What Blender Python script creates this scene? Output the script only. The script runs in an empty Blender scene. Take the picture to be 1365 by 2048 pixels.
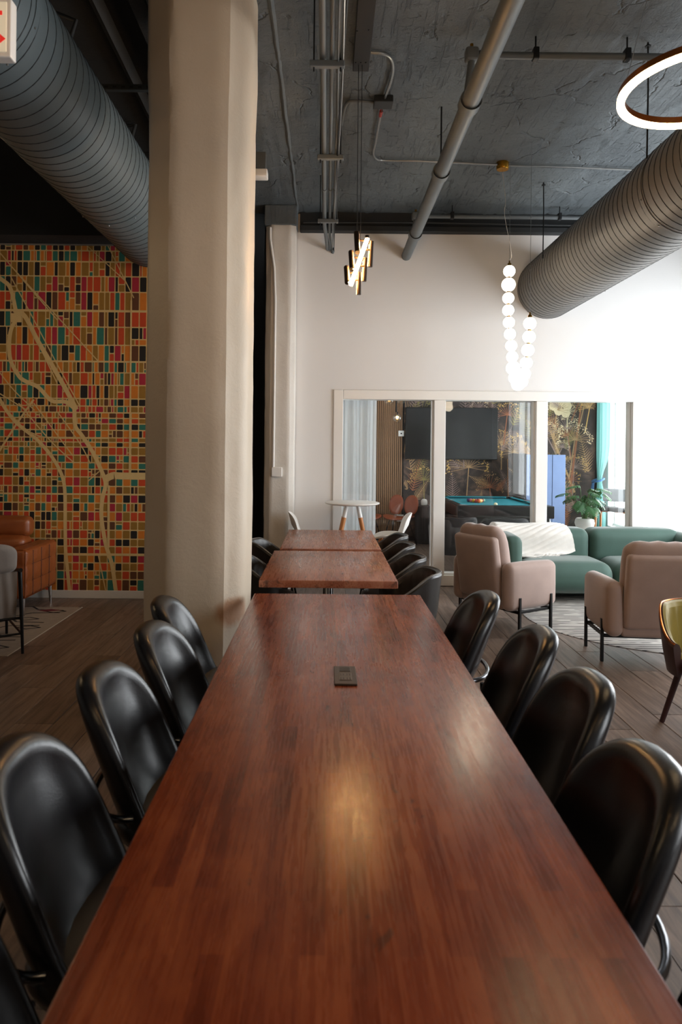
import bpy, bmesh, math, random
from mathutils import Vector, Matrix, noise
R = math.radians
PI = math.pi
scene = bpy.context.scene
C = scene.collection
random.seed(7)

# ------------------------------------------------------------------ camera
F_PX, CX, CY, ROLL, CAMZ = 1365.0, 654.0, 896.0, 0.010, 1.62
cam_d = bpy.data.cameras.new('camera')
cam_d.sensor_fit = 'VERTICAL'
cam_d.sensor_height = 36.0
cam_d.lens = F_PX / 2048.0 * 36.0
cam_d.shift_x = (682.5 - CX) / 2048.0
cam_d.shift_y = (CY - 1024.0) / 2048.0
cam_d.clip_start = 0.02
cam_d.dof.use_dof = True
cam_d.dof.focus_distance = 7.0
cam_d.dof.aperture_fstop = 4.0
cam = bpy.data.objects.new('camera', cam_d)
C.objects.link(cam)
cam.matrix_world = Matrix.Translation((0, 0, CAMZ)) @ Matrix.Rotation(R(90), 4, 'X') @ Matrix.Rotation(ROLL, 4, 'Z')
scene.camera = cam

# ------------------------------------------------------------------ world, daylight, exposure
world = bpy.data.worlds.new('sky')
scene.world = world
world.use_nodes = True
wn = world.node_tree.nodes
wn['Background'].inputs[0].default_value = (0.93, 0.97, 1.0, 1)
wn['Background'].inputs[1].default_value = 7.7
scene.view_settings.view_transform = 'Standard'
scene.view_settings.look = 'None'
scene.view_settings.exposure = 0.32
scene.view_settings.gamma = 1.0
scene.view_settings.use_curve_mapping = False

FACADE = 4.80          # inner face of the window wall
WINS = [(-1.6, 0.6, 0.45, 3.45), (4.55, 7.75, 0.45, 3.45), (8.75, 11.62, 0.35, 2.75)]  # first window is added, unseen behind the camera, to light the column front
for i, (y0, y1, z0, z1) in enumerate(WINS):
    ld = bpy.data.lights.new('window_portal', 'AREA')
    ld.shape = 'RECTANGLE'
    ld.size = z1 - z0
    ld.size_y = y1 - y0
    ld.cycles.is_portal = True
    lo = bpy.data.objects.new('window_portal', ld)
    C.objects.link(lo)
    lo.location = (FACADE + 0.32, (y0 + y1) / 2, (z0 + z1) / 2)
    lo.rotation_euler = (0, R(90), 0)   # area lights shine along local -Z -> world -X

# ------------------------------------------------------------------ helpers
def at(x, y, Y):
    """world point at depth Y for a direction measured in the photograph"""
    dx, dy = x - CX, y - CY
    c, s = math.cos(ROLL), math.sin(ROLL)
    ax, ay = dx * c + dy * s, -dx * s + dy * c
    return Vector((ax / F_PX * Y, Y, CAMZ - ay / F_PX * Y))

def on_z(x, y, z):
    """world point on the horizontal plane z for a direction measured in the photograph"""
    p = at(x, y, 1.0)
    k = (z - CAMZ) / (p.z - CAMZ)
    return Vector((p.x * k, k, z))

def hexc(h):
    h = h.lstrip('#')
    v = [int(h[i:i + 2], 16) / 255 for i in (0, 2, 4)]
    return tuple((c / 12.92 if c <= .04045 else ((c + .055) / 1.055) ** 2.4) for c in v) + (1.0,)

MATS = {}
def mat(name, col, rough=.6, metal=0.0, var=0.0, vscale=6.0, bump=0.0, bscale=40.0, emit=None, estr=0.0,
        spec=None, sheen=0.0, coat=0.0, stretch=None, rvar=0.0, objrand=0.0):
    if name in MATS:
        return MATS[name]
    m = bpy.data.materials.new(name)
    m.use_nodes = True
    nt = m.node_tree
    b = nt.nodes['Principled BSDF']
    c = hexc(col) if isinstance(col, str) else tuple(col) + ((1.0,) if len(col) == 3 else ())
    b.inputs['Base Color'].default_value = c
    b.inputs['Roughness'].default_value = rough
    b.inputs['Metallic'].default_value = metal
    if spec is not None: b.inputs['Specular IOR Level'].default_value = spec
    if sheen:
        b.inputs['Sheen Weight'].default_value = sheen
        b.inputs['Sheen Roughness'].default_value = .4
    if coat:
        b.inputs['Coat Weight'].default_value = coat
    if emit is not None:
        b.inputs['Emission Color'].default_value = hexc(emit) if isinstance(emit, str) else tuple(emit) + (1,)
        b.inputs['Emission Strength'].default_value = estr
    if var or bump or rvar or objrand:
        tc = nt.nodes.new('ShaderNodeTexCoord')
        mp = nt.nodes.new('ShaderNodeMapping')
        nt.links.new(tc.outputs['Object'], mp.inputs['Vector'])
        if stretch: mp.inputs['Scale'].default_value = stretch
        vec = mp.outputs['Vector']
        if var or rvar:
            n = nt.nodes.new('ShaderNodeTexNoise')
            n.inputs['Scale'].default_value = vscale
            n.inputs['Detail'].default_value = 5
            nt.links.new(vec, n.inputs['Vector'])
        if var or objrand:
            hs = nt.nodes.new('ShaderNodeHueSaturation')
            hs.inputs['Color'].default_value = c
            mr = nt.nodes.new('ShaderNodeMapRange')
            mr.inputs['From Min'].default_value = .25
            mr.inputs['From Max'].default_value = .75
            mr.inputs['To Min'].default_value = 1 - var
            mr.inputs['To Max'].default_value = 1 + var
            if var: nt.links.new(n.outputs['Fac'], mr.inputs['Value'])
            else: mr.inputs['Value'].default_value = .5
            val = mr.outputs['Result']
            if objrand:
                oi = nt.nodes.new('ShaderNodeObjectInfo')
                m2 = nt.nodes.new('ShaderNodeMapRange')
                m2.inputs['To Min'].default_value = 1 - objrand
                m2.inputs['To Max'].default_value = 1 + objrand
                nt.links.new(oi.outputs['Random'], m2.inputs['Value'])
                mu = nt.nodes.new('ShaderNodeMath'); mu.operation = 'MULTIPLY'
                nt.links.new(val, mu.inputs[0]); nt.links.new(m2.outputs['Result'], mu.inputs[1])
                val = mu.outputs[0]
            nt.links.new(val, hs.inputs['Value'])
            nt.links.new(hs.outputs['Color'], b.inputs['Base Color'])
        if rvar:
            mr3 = nt.nodes.new('ShaderNodeMapRange')
            mr3.inputs['From Min'].default_value = .3
            mr3.inputs['From Max'].default_value = .7
            mr3.inputs['To Min'].default_value = max(.02, rough - rvar)
            mr3.inputs['To Max'].default_value = rough + rvar
            nt.links.new(n.outputs['Fac'], mr3.inputs['Value'])
            nt.links.new(mr3.outputs['Result'], b.inputs['Roughness'])
        if bump:
            n2 = nt.nodes.new('ShaderNodeTexNoise')
            n2.inputs['Scale'].default_value = bscale
            n2.inputs['Detail'].default_value = 6
            nt.links.new(vec, n2.inputs['Vector'])
            bp = nt.nodes.new('ShaderNodeBump')
            bp.inputs['Strength'].default_value = bump
            bp.inputs['Distance'].default_value = .01
            nt.links.new(n2.outputs['Fac'], bp.inputs['Height'])
            nt.links.new(bp.outputs['Normal'], b.inputs['Normal'])
    MATS[name] = m
    return m

class MB:
    """collects shapes; build() links them as ONE mesh object"""
    def __init__(self):
        self.v, self.f, self.m = [], [], []
        self.soft = False
    def add(self, vs, fs, m=0):
        o = len(self.v)
        self.v += [tuple(p) for p in vs]
        self.f += [tuple(i + o for i in f) for f in fs]
        self.m += [m] * len(fs)
        return self
    def xform(self, M, start=0):
        for i in range(start, len(self.v)):
            self.v[i] = tuple(M @ Vector(self.v[i]))
        return self
    def box(self, x0, x1, y0, y1, z0, z1, m=0):
        vs = [(x0, y0, z0), (x1, y0, z0), (x1, y1, z0), (x0, y1, z0), (x0, y0, z1), (x1, y0, z1), (x1, y1, z1), (x0, y1, z1)]
        return self.add(vs, [(0, 3, 2, 1), (4, 5, 6, 7), (0, 1, 5, 4), (1, 2, 6, 5), (2, 3, 7, 6), (3, 0, 4, 7)], m)
    def rbox(self, x0, x1, y0, y1, z0, z1, r=.01, seg=2, m=0, M=None):
        bm = bmesh.new()
        bmesh.ops.create_cube(bm, size=1)
        for v in bm.verts:
            v.co = Vector(((x0 + x1) / 2 + v.co.x * (x1 - x0), (y0 + y1) / 2 + v.co.y * (y1 - y0), (z0 + z1) / 2 + v.co.z * (z1 - z0)))
        r = min(r, .499 * min(abs(x1 - x0), abs(y1 - y0), abs(z1 - z0)))
        bmesh.ops.bevel(bm, geom=bm.edges[:], offset=r, segments=seg, profile=.5, affect='EDGES')
        vs = [(M @ v.co if M else v.co.copy()) for v in bm.verts]
        bm.verts.index_update()
        fs = [tuple(v.index for v in f.verts) for f in bm.faces]
        bm.free()
        return self.add(vs, fs, m)
    def cushion(self, cx, cy, cz, sx, sy, sz, r=.05, puff=(0, 0, 0), n=10, m=0, M=None):
        self.soft = True
        """rounded block whose faces bulge by puff along x, y, z"""
        hx, hy, hz = sx / 2, sy / 2, sz / 2
        r = min(r, hx * .98, hy * .98, hz * .98)
        key, vs, fs = {}, [], []
        def pt(a, b, c):
            k = (round(a, 5), round(b, 5), round(c, 5))
            if k in key: return key[k]
            q = Vector((a * hx, b * hy, c * hz))
            inner = Vector((max(-hx + r, min(hx - r, q.x)), max(-hy + r, min(hy - r, q.y)), max(-hz + r, min(hz - r, q.z))))
            d = q - inner
            if d.length > 1e-9: q = inner + d.normalized() * r
            u, v, w = q.x / hx, q.y / hy, q.z / hz
            q.x += puff[0] * u * (1 - v * v) * (1 - w * w)
            q.y += puff[1] * v * (1 - u * u) * (1 - w * w)
            q.z += puff[2] * w * (1 - u * u) * (1 - v * v)
            q += Vector((cx, cy, cz))
            if M: q = M @ q
            key[k] = len(vs)
            vs.append(q)
            return key[k]
        # denser samples near the edges
        def tt(i, h):
            e = r / h
            # half of the samples in the rounded zones
            t = i / n
            k = .28
            if t < k: return -1 + e * (1 - math.cos(t / k * PI / 2)) if False else -1 + e * (t / k)
            if t > 1 - k: return 1 - e * ((1 - t) / k)
            return -1 + e + (2 - 2 * e) * (t - k) / (1 - 2 * k)
        ax = [tt(i, hx) for i in range(n + 1)]
        ay = [tt(i, hy) for i in range(n + 1)]
        az = [tt(i, hz) for i in range(n + 1)]
        for i in range(n):
            for j in range(n):
                for s in (-1, 1):
                    q = [pt(ax[i], ay[j], s), pt(ax[i + 1], ay[j], s), pt(ax[i + 1], ay[j + 1], s), pt(ax[i], ay[j + 1], s)]
                    fs.append(tuple(q if s > 0 else q[::-1]))
                    q = [pt(ax[i], s, az[j]), pt(ax[i + 1], s, az[j]), pt(ax[i + 1], s, az[j + 1]), pt(ax[i], s, az[j + 1])]
                    fs.append(tuple(q if s < 0 else q[::-1]))
                    q = [pt(s, ay[i], az[j]), pt(s, ay[i + 1], az[j]), pt(s, ay[i + 1], az[j + 1]), pt(s, ay[i], az[j + 1])]
                    fs.append(tuple(q if s > 0 else q[::-1]))
        fs = [f for f in fs if len(set(f)) == 4]
        return self.add(vs, fs, m)
    def tube(self, pts, r, seg=10, m=0, cap=True, closed=False):
        self.soft = True
        pts = [Vector(p) for p in pts]
        n = len(pts)
        rr = r if isinstance(r, (list, tuple)) else [r] * n
        rings, prev = [], None
        for i in range(n):
            if closed:
                t = (pts[(i + 1) % n] - pts[i - 1])
            else:
                t = (pts[min(i + 1, n - 1)] - pts[max(i - 1, 0)])
            t.normalize()
            if prev is None:
                a = Vector((0, 0, 1)) if abs(t.z) < .9 else Vector((1, 0, 0))
            else:
                a = prev
            a = (a - t * a.dot(t)).normalized()
            prev = a
            b = t.cross(a)
            rings.append([pts[i] + (a * math.cos(2 * PI * k / seg) + b * math.sin(2 * PI * k / seg)) * rr[i] for k in range(seg)])
        vs = [p for g in rings for p in g]
        fs = []
        for i in range(n if closed else n - 1):
            i2 = (i + 1) % n
            for k in range(seg):
                k2 = (k + 1) % seg
                fs.append((i * seg + k, i * seg + k2, i2 * seg + k2, i2 * seg + k))
        if cap and not closed:
            fs.append(tuple(range(seg - 1, -1, -1)))
            fs.append(tuple((n - 1) * seg + k for k in range(seg)))
        return self.add(vs, fs, m)
    def lathe(self, prof, c=(0, 0, 0), seg=24, m=0):
        self.soft = True
        """profile [(radius, z)] turned about the vertical axis through c"""
        vs, fs = [], []
        for (r, z) in prof:
            for k in range(seg):
                a = 2 * PI * k / seg
                vs.append((c[0] + r * math.cos(a), c[1] + r * math.sin(a), c[2] + z))
        for i in range(len(prof) - 1):
            for k in range(seg):
                k2 = (k + 1) % seg
                fs.append((i * seg + k, i * seg + k2, (i + 1) * seg + k2, (i + 1) * seg + k))
        if prof[0][0] > 1e-6: fs.append(tuple(range(seg - 1, -1, -1)))
        if prof[-1][0] > 1e-6: fs.append(tuple((len(prof) - 1) * seg + k for k in range(seg)))
        return self.add(vs, fs, m)
    def sphere(self, c, r, seg=20, rings=12, m=0):
        prof = [(max(1e-5, r * math.sin(PI * i / rings)), -r * math.cos(PI * i / rings)) for i in range(rings + 1)]
        return self.lathe(prof, c, seg, m)
    def grid(self, fn, nu, nv, m=0, flip=False):
        self.soft = True
        vs = [fn(i / nu, j / nv) for i in range(nu + 1) for j in range(nv + 1)]
        fs = []
        for i in range(nu):
            for j in range(nv):
                q = (i * (nv + 1) + j, (i + 1) * (nv + 1) + j, (i + 1) * (nv + 1) + j + 1, i * (nv + 1) + j + 1)
                fs.append(q[::-1] if flip else q)
        return self.add(vs, fs, m)
    def pad(self, outline, prof, fmap, c=(0, 0), m=0):
        self.soft = True
        """closed puffy panel: outline [(u,v)], prof [(scale, n)] front to back, fmap(u,v,n)->xyz"""
        N = len(outline)
        vs, fs = [], []
        for (s, n) in prof:
            for (u, v) in outline:
                vs.append(fmap(c[0] + (u - c[0]) * s, c[1] + (v - c[1]) * s, n))
        for i in range(len(prof) - 1):
            for k in range(N):
                k2 = (k + 1) % N
                fs.append((i * N + k, i * N + k2, (i + 1) * N + k2, (i + 1) * N + k))
        fs.append(tuple(range(N - 1, -1, -1)))
        fs.append(tuple((len(prof) - 1) * N + k for k in range(N)))
        return self.add(vs, fs, m)
    def mesh(self, name, mats, smooth=True, angle=42):
        me = bpy.data.meshes.new(name)
        me.from_pydata([tuple(p) for p in self.v], [], self.f)
        for mm in (mats if isinstance(mats, (list, tuple)) else [mats]):
            me.materials.append(mm)
        me.polygons.foreach_set('material_index', self.m)
        bm = bmesh.new(); bm.from_mesh(me)
        bmesh.ops.recalc_face_normals(bm, faces=bm.faces[:])
        bm.to_mesh(me); bm.free()
        if smooth:
            me.polygons.foreach_set('use_smooth', [True] * len(me.polygons))
            me.set_sharp_from_angle(angle=R(angle if self.soft else 20))
        me.update()
        return me
    def build(self, name, mats, parent=None, smooth=True, angle=42, label=None):
        return link(name, self.mesh(name, mats, smooth, angle), parent, label)

def link(name, data, parent=None, label=None, loc=None, rot=None):
    o = bpy.data.objects.new(name, data)
    C.objects.link(o)
    if parent: o.parent = parent
    if label: o['label'] = label
    if loc is not None: o.location = loc
    if rot is not None: o.rotation_euler = rot
    return o

def tag(o, label, cat=None, group=None, kind=None):
    if label: o['label'] = label
    if cat: o['category'] = cat
    if group: o['group'] = group
    if kind: o['kind'] = kind
    return o

def thing(name, label, cat, loc=(0, 0, 0), rz=0.0, group=None, kind=None):
    o = bpy.data.objects.new(name, None)
    o.empty_display_size = .1
    C.objects.link(o)
    o.location = loc
    o.rotation_euler = (0, 0, rz)
    return tag(o, label, cat, group, kind)

def struct(name, mb, mats, label=None, smooth=False):
    o = mb.build(name, mats, smooth=smooth)
    return tag(o, label, None, None, 'structure')

def dup(src, parent=None):
    c = src.copy()
    C.objects.link(c)
    c.parent = parent
    for ch in [x for x in src.children]:
        dup(ch, c)
    return c

def place(src, first, loc, rz, label, group=None):
    o = src if first else dup(src)
    o.location = loc
    o.rotation_euler = (0, 0, rz)
    o['label'] = label
    if group: o['group'] = group
    return o

def bez(p0, p1, p2, n=8):
    p0, p1, p2 = Vector(p0), Vector(p1), Vector(p2)
    return [p0 * (1 - t) ** 2 + p1 * 2 * t * (1 - t) + p2 * t * t for t in [i / n for i in range(n + 1)]]

def smoothpath(pts, n=6):
    pts = [Vector(p) for p in pts]
    out = []
    for i in range(len(pts) - 1):
        p0, p1, p2, p3 = pts[max(i - 1, 0)], pts[i], pts[i + 1], pts[min(i + 2, len(pts) - 1)]
        for k in range(n):
            t = k / n
            out.append(.5 * ((2 * p1) + (p2 - p0) * t + (2 * p0 - 5 * p1 + 4 * p2 - p3) * t * t + (3 * p1 - p0 - 3 * p2 + p3) * t ** 3))
    out.append(pts[-1])
    return out
# ------------------------------------------------------------------ special materials
def node_mat(name):
    m = bpy.data.materials.new(name)
    m.use_nodes = True
    MATS[name] = m
    return m, m.node_tree, m.node_tree.nodes['Principled BSDF']

def ramp(nt, stops):
    r = nt.nodes.new('ShaderNodeValToRGB')
    el = r.color_ramp.elements
    while len(el) < len(stops): el.new(.5)
    for e, (p, c) in zip(el, stops):
        e.position = p
        e.color = hexc(c) if isinstance(c, str) else c
    return r

def tex_vec(nt, scale=(1, 1, 1), rot=(0, 0, 0), coord='Object', loc=(0, 0, 0)):
    tc = nt.nodes.new('ShaderNodeTexCoord')
    mp = nt.nodes.new('ShaderNodeMapping')
    mp.inputs['Scale'].default_value = scale
    mp.inputs['Rotation'].default_value = rot
    mp.inputs['Location'].default_value = loc
    nt.links.new(tc.outputs[coord], mp.inputs['Vector'])
    return mp.outputs['Vector']

def noise_node(nt, vec, scale, detail=5, rough=.55, dist=0.0):
    n = nt.nodes.new('ShaderNodeTexNoise')
    n.inputs['Scale'].default_value = scale
    n.inputs['Detail'].default_value = detail
    n.inputs['Roughness'].default_value = rough
    n.inputs['Distortion'].default_value = dist
    nt.links.new(vec, n.inputs['Vector'])
    return n.outputs['Fac']

def math_node(nt, op, a, b=None):
    n = nt.nodes.new('ShaderNodeMath')
    n.operation = op
    for i, x in enumerate((a, b)):
        if x is None: continue
        if isinstance(x, (int, float)): n.inputs[i].default_value = x
        else: nt.links.new(x, n.inputs[i])
    return n.outputs[0]

def mix_rgb(nt, fac, a, b, mode='MIX'):
    n = nt.nodes.new('ShaderNodeMix')
    n.data_type = 'RGBA'
    n.blend_type = mode
    for i, x in ((0, fac), (6, a), (7, b)):
        if isinstance(x, (int, float)): n.inputs[i].default_value = x
        elif isinstance(x, tuple): n.inputs[i].default_value = x
        else: nt.links.new(x, n.inputs[i])
    return n.outputs[2]

def wood_table(name, seedloc, c_lo, c_mid, c_hi, marks, rough):
    m, nt, b = node_mat(name)
    # staves: long blocks running along the table
    vec = tex_vec(nt, (1, 1, 1), (0, 0, R(90)), loc=seedloc)
    br = nt.nodes.new('ShaderNodeTexBrick')
    br.offset = .37
    br.inputs['Scale'].default_value = 1.0
    br.inputs['Brick Width'].default_value = .48
    br.inputs['Row Height'].default_value = .043
    br.inputs['Mortar Size'].default_value = .0
    br.inputs['Bias'].default_value = 0
    br.inputs['Color1'].default_value = (.22, .22, .22, 1)
    br.inputs['Color2'].default_value = (.62, .62, .62, 1)
    nt.links.new(vec, br.inputs['Vector'])
    bw = nt.nodes.new('ShaderNodeRGBToBW')
    nt.links.new(br.outputs['Color'], bw.inputs['Color'])
    grain = noise_node(nt, tex_vec(nt, (34, 1.6, 34), loc=seedloc), 3.0, 6, .6, .4)
    cloud = noise_node(nt, tex_vec(nt, (5.5, 2.6, 5), loc=seedloc), 1.5, 5, .6, .6)
    s = math_node(nt, 'ADD', math_node(nt, 'MULTIPLY', bw.outputs[0], .50), math_node(nt, 'MULTIPLY', grain, .35))
    s = math_node(nt, 'ADD', s, math_node(nt, 'MULTIPLY', cloud, .5))
    rp = ramp(nt, [(.36, c_lo), (.60, c_mid), (.88, c_hi)])
    nt.links.new(s, rp.inputs[0])
    spot = noise_node(nt, tex_vec(nt, (22, 7, 22), loc=seedloc), 1.0, 5, .7, .7)
    spot2 = noise_node(nt, tex_vec(nt, (4, 4, 4), loc=(seedloc[0] + 3.1, seedloc[1], 0)), 1.0, 2)
    k = nt.nodes.new('ShaderNodeMapRange')
    k.inputs['From Min'].default_value = marks
    k.inputs['From Max'].default_value = marks + .06
    nt.links.new(math_node(nt, 'ADD', spot, math_node(nt, 'MULTIPLY', math_node(nt, 'SUBTRACT', spot2, .5), .35)), k.inputs['Value'])
    dark = mix_rgb(nt, math_node(nt, 'MULTIPLY', k.outputs[0], .6), rp.outputs['Color'], hexc('#2a120b'))
    nt.links.new(dark, b.inputs['Base Color'])
    rr = nt.nodes.new('ShaderNodeMapRange')
    rr.inputs['From Min'].default_value = .3
    rr.inputs['From Max'].default_value = .7
    rr.inputs['To Min'].default_value = rough - .05
    rr.inputs['To Max'].default_value = rough + .06
    nt.links.new(grain, rr.inputs['Value'])
    nt.links.new(rr.outputs[0], b.inputs['Roughness'])
    bp = nt.nodes.new('ShaderNodeBump')
    bp.inputs['Strength'].default_value = .06
    bp.inputs['Distance'].default_value = .004
    nt.links.new(grain, bp.inputs['Height'])
    nt.links.new(bp.outputs['Normal'], b.inputs['Normal'])
    return m

M_table1 = wood_table('stained_tabletop', (0.3, 1.7, 0), '#46190d', '#7a3419', '#a4562e', .648, .27)
M_table2 = wood_table('worn_tabletop', (2.3, 5.1, 0), '#6c3826', '#9a5c43', '#b67c60', .585, .28)

def plank_mat():
    m, nt, b = node_mat('floor_plank_vinyl')
    oi = nt.nodes.new('ShaderNodeObjectInfo')
    tc = nt.nodes.new('ShaderNodeTexCoord')
    add = nt.nodes.new('ShaderNodeVectorMath'); add.operation = 'ADD'
    sc = nt.nodes.new('ShaderNodeVectorMath'); sc.operation = 'SCALE'
    cx = nt.nodes.new('ShaderNodeCombineXYZ')
    for i in range(3): nt.links.new(oi.outputs['Random'], cx.inputs[i])
    nt.links.new(cx.outputs[0], sc.inputs[0]); sc.inputs['Scale'].default_value = 37.0
    nt.links.new(tc.outputs['Object'], add.inputs[0]); nt.links.new(sc.outputs[0], add.inputs[1])
    mp = nt.nodes.new('ShaderNodeMapping')
    mp.inputs['Scale'].default_value = (16, 1.3, 16)
    nt.links.new(add.outputs[0], mp.inputs['Vector'])
    g = noise_node(nt, mp.outputs[0], 1.6, 8, .62, .8)
    rp = ramp(nt, [(.3, '#54463e'), (.5, '#766459'), (.72, '#927e70')])
    nt.links.new(g, rp.inputs[0])
    hs = nt.nodes.new('ShaderNodeHueSaturation')
    mr = nt.nodes.new('ShaderNodeMapRange')
    mr.inputs['To Min'].default_value = .78
    mr.inputs['To Max'].default_value = 1.18
    nt.links.new(oi.outputs['Random'], mr.inputs['Value'])
    nt.links.new(mr.outputs[0], hs.inputs['Value'])
    nt.links.new(rp.outputs[0], hs.inputs['Color'])
    nt.links.new(hs.outputs[0], b.inputs['Base Color'])
    b.inputs['Roughness'].default_value = .42
    bp = nt.nodes.new('ShaderNodeBump')
    bp.inputs['Strength'].default_value = .15
    bp.inputs['Distance'].default_value = .003
    nt.links.new(g, bp.inputs['Height'])
    nt.links.new(bp.outputs['Normal'], b.inputs['Normal'])
    return m
M_plank = plank_mat()

def rough_paint(name, lo, hi, bump, rough=.75, vs=1.2):
    """painted rough concrete: mottled colour, trowel marks, pits"""
    m, nt, b = node_mat(name)
    v = tex_vec(nt)
    n1 = noise_node(nt, v, vs, 6)
    rp = ramp(nt, [(.32, lo), (.68, hi)])
    nt.links.new(n1, rp.inputs[0])
    nt.links.new(rp.outputs[0], b.inputs['Base Color'])
    b.inputs['Roughness'].default_value = rough
    n2 = noise_node(nt, v, 9, 8, .7, .5)
    n3 = noise_node(nt, v, 60, 4, .6)
    h = math_node(nt, 'ADD', n2, math_node(nt, 'MULTIPLY', n3, .25))
    bp = nt.nodes.new('ShaderNodeBump')
    bp.inputs['Strength'].default_value = bump
    bp.inputs['Distance'].default_value = .02
    nt.links.new(h, bp.inputs['Height'])
    nt.links.new(bp.outputs['Normal'], b.inputs['Normal'])
    return m, nt, b, bp, h

M_ceil, nt, b_, bp_, h_ = rough_paint('ceiling_slate_paint', '#525a5f', '#676f73', .8, .6)
# board joints and scratches pressed into the concrete
wv = nt.nodes.new('ShaderNodeTexVoronoi')
wv.feature = 'DISTANCE_TO_EDGE'
wv.inputs['Scale'].default_value = 2.1
vv = tex_vec(nt, (1.0, .9, 1))
nd = nt.nodes.new('ShaderNodeTexNoise'); nd.inputs['Scale'].default_value = 6; nd.inputs['Detail'].default_value = 6
nt.links.new(vv, nd.inputs['Vector'])
mxv = nt.nodes.new('ShaderNodeMix'); mxv.data_type = 'VECTOR'; mxv.inputs[0].default_value = .16
nt.links.new(vv, mxv.inputs[4]); nt.links.new(nd.outputs['Color'], mxv.inputs[5])
nt.links.new(mxv.outputs[1], wv.inputs['Vector'])
cr = nt.nodes.new('ShaderNodeMapRange')
cr.inputs['From Max'].default_value = .022
nt.links.new(wv.outputs['Distance'], cr.inputs['Value'])
gate = nt.nodes.new('ShaderNodeMapRange'); gate.inputs['From Min'].default_value = .52; gate.inputs['From Max'].default_value = .60
nt.links.new(noise_node(nt, vv, 3.3, 3), gate.inputs['Value'])
crk = math_node(nt, 'MULTIPLY', math_node(nt, 'SUBTRACT', 1.0, cr.outputs[0]), gate.outputs[0])
scr = noise_node(nt, tex_vec(nt, (26, 2.2, 1), (0, 0, R(9))), 1.5, 5, .7)
sg = nt.nodes.new('ShaderNodeMapRange'); sg.inputs['From Min'].default_value = .58; sg.inputs['From Max'].default_value = .66
nt.links.new(scr, sg.inputs['Value'])
hh = math_node(nt, 'SUBTRACT', h_, math_node(nt, 'MULTIPLY', crk, 1.5))
pit = nt.nodes.new('ShaderNodeMapRange'); pit.inputs['From Min'].default_value = .62; pit.inputs['From Max'].default_value = .70
nt.links.new(noise_node(nt, tex_vec(nt, (9, 22, 1)), 1.3, 4, .6, .5), pit.inputs['Value'])
hh = math_node(nt, 'SUBTRACT', hh, math_node(nt, 'MULTIPLY', pit.outputs[0], .8))
hh = math_node(nt, 'SUBTRACT', hh, math_node(nt, 'MULTIPLY', sg.outputs[0], .5))
nt.links.new(hh, bp_.inputs['Height'])

M_column, nt, b_, _, _ = rough_paint('column_cream_paint', '#c4b6a2', '#d0c3b0', .22, .5, .9)
# rust-coloured stain low on the column's corner
src = b_.inputs['Base Color'].links[0].from_socket
gv = tex_vec(nt, (1 / .15, 1 / .15, 1 / .10), loc=(-.265 / .15, .25 / .15, -.66 / .10))
gr = nt.nodes.new('ShaderNodeTexGradient'); gr.gradient_type = 'SPHERICAL'
nt.links.new(gv, gr.inputs[0])
sn = noise_node(nt, tex_vec(nt, (12, 12, 4)), 2.0, 5)
stf = math_node(nt, 'MULTIPLY', gr.outputs['Fac'], math_node(nt, 'MULTIPLY', sn, 3.0))
stf = math_node(nt, 'MINIMUM', stf, .6)
nt.links.new(mix_rgb(nt, stf, src, hexc('#a5642a')), b_.inputs['Base Color'])
M_white_rough = rough_paint('pilaster_white_paint', '#c9c4bc', '#d6d2cb', .22, .6, 1.5)[0]
M_black_ceil = rough_paint('black_ceiling_paint', '#0e0f10', '#17191a', .4, .85)[0]
M_wall = mat('white_wall_paint', '#dcdbda', .7, var=.02, vscale=1.5, bump=.03, bscale=160)
M_trim = mat('white_gloss_trim', '#e2e0dc', .38, var=.015, vscale=3)
M_black_wall = mat('black_wall_paint', '#0b0c0d', .8, var=.1, bump=.05, bscale=60)
M_grey_wall = mat('grey_side_wall', '#8a8680', .75, var=.03, bump=.03, bscale=120)
M_duct = mat('duct_grey_paint', '#5b676c', .42, var=.06, vscale=4, bump=.02, bscale=30)
M_duct_warm = mat('duct_taupe_paint', '#6c6a67', .42, var=.06, vscale=4, bump=.02, bscale=30)
M_seam = mat('duct_seam_dark', '#23282b', .5, var=.05)
M_pipe = mat('pipe_grey_paint', '#5a6063', .48, var=.05, vscale=8, bump=.03, bscale=60)
M_pipe_dark = mat('pipe_black_paint', '#1d1f20', .55, var=.08, bump=.03)
M_steel = mat('galvanised_steel', '#9a9c9c', .3, .85, var=.08, vscale=20)
M_rod = mat('dark_threaded_rod', '#2a2c2e', .45, .6, var=.1, vscale=60)
M_metal_black = mat('black_powder_coat', '#0f0f10', .38, .4, var=.08)
M_chrome = mat('chrome', '#c8c8c8', .12, 1.0, var=.02)
M_leather = mat('black_leather', '#0e0e12', .30, var=.12, vscale=9, bump=.045, bscale=150, rvar=.015, spec=.55)
M_leather_tub = mat('dark_brown_leather', '#1c1815', .36, var=.15, vscale=8, bump=.10, bscale=120, rvar=.05)
M_piping = mat('grey_piping', '#6b6866', .3, var=.05)
M_tan = mat('tan_leather', '#8a4a24', .36, var=.12, vscale=7, bump=.10, bscale=90, rvar=.05)
M_pink = mat('blush_velvet', '#a89086', .72, var=.10, vscale=5, bump=.06, bscale=150, sheen=.5)
M_green = mat('sage_green_velvet', '#36534a', .7, var=.10, vscale=5, bump=.06, bscale=150, sheen=.4)
M_taupe = mat('taupe_fabric', '#7d756f', .8, var=.08, vscale=14, bump=.12, bscale=220, sheen=.2)
M_olive = mat('olive_yellow_velvet', '#9c8a3a', .6, var=.10, vscale=6, bump=.05, bscale=150, sheen=.5)
M_plum = mat('plum_brown_shell', '#3a1f1f', .4, var=.1)
M_copper = mat('copper_metal', '#c0713a', .25, 1.0, var=.04)
M_brass = mat('brass', '#b9862f', .25, 1.0, var=.04)
M_white_plastic = mat('white_plastic', '#e6e4e0', .4, var=.01)
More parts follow.
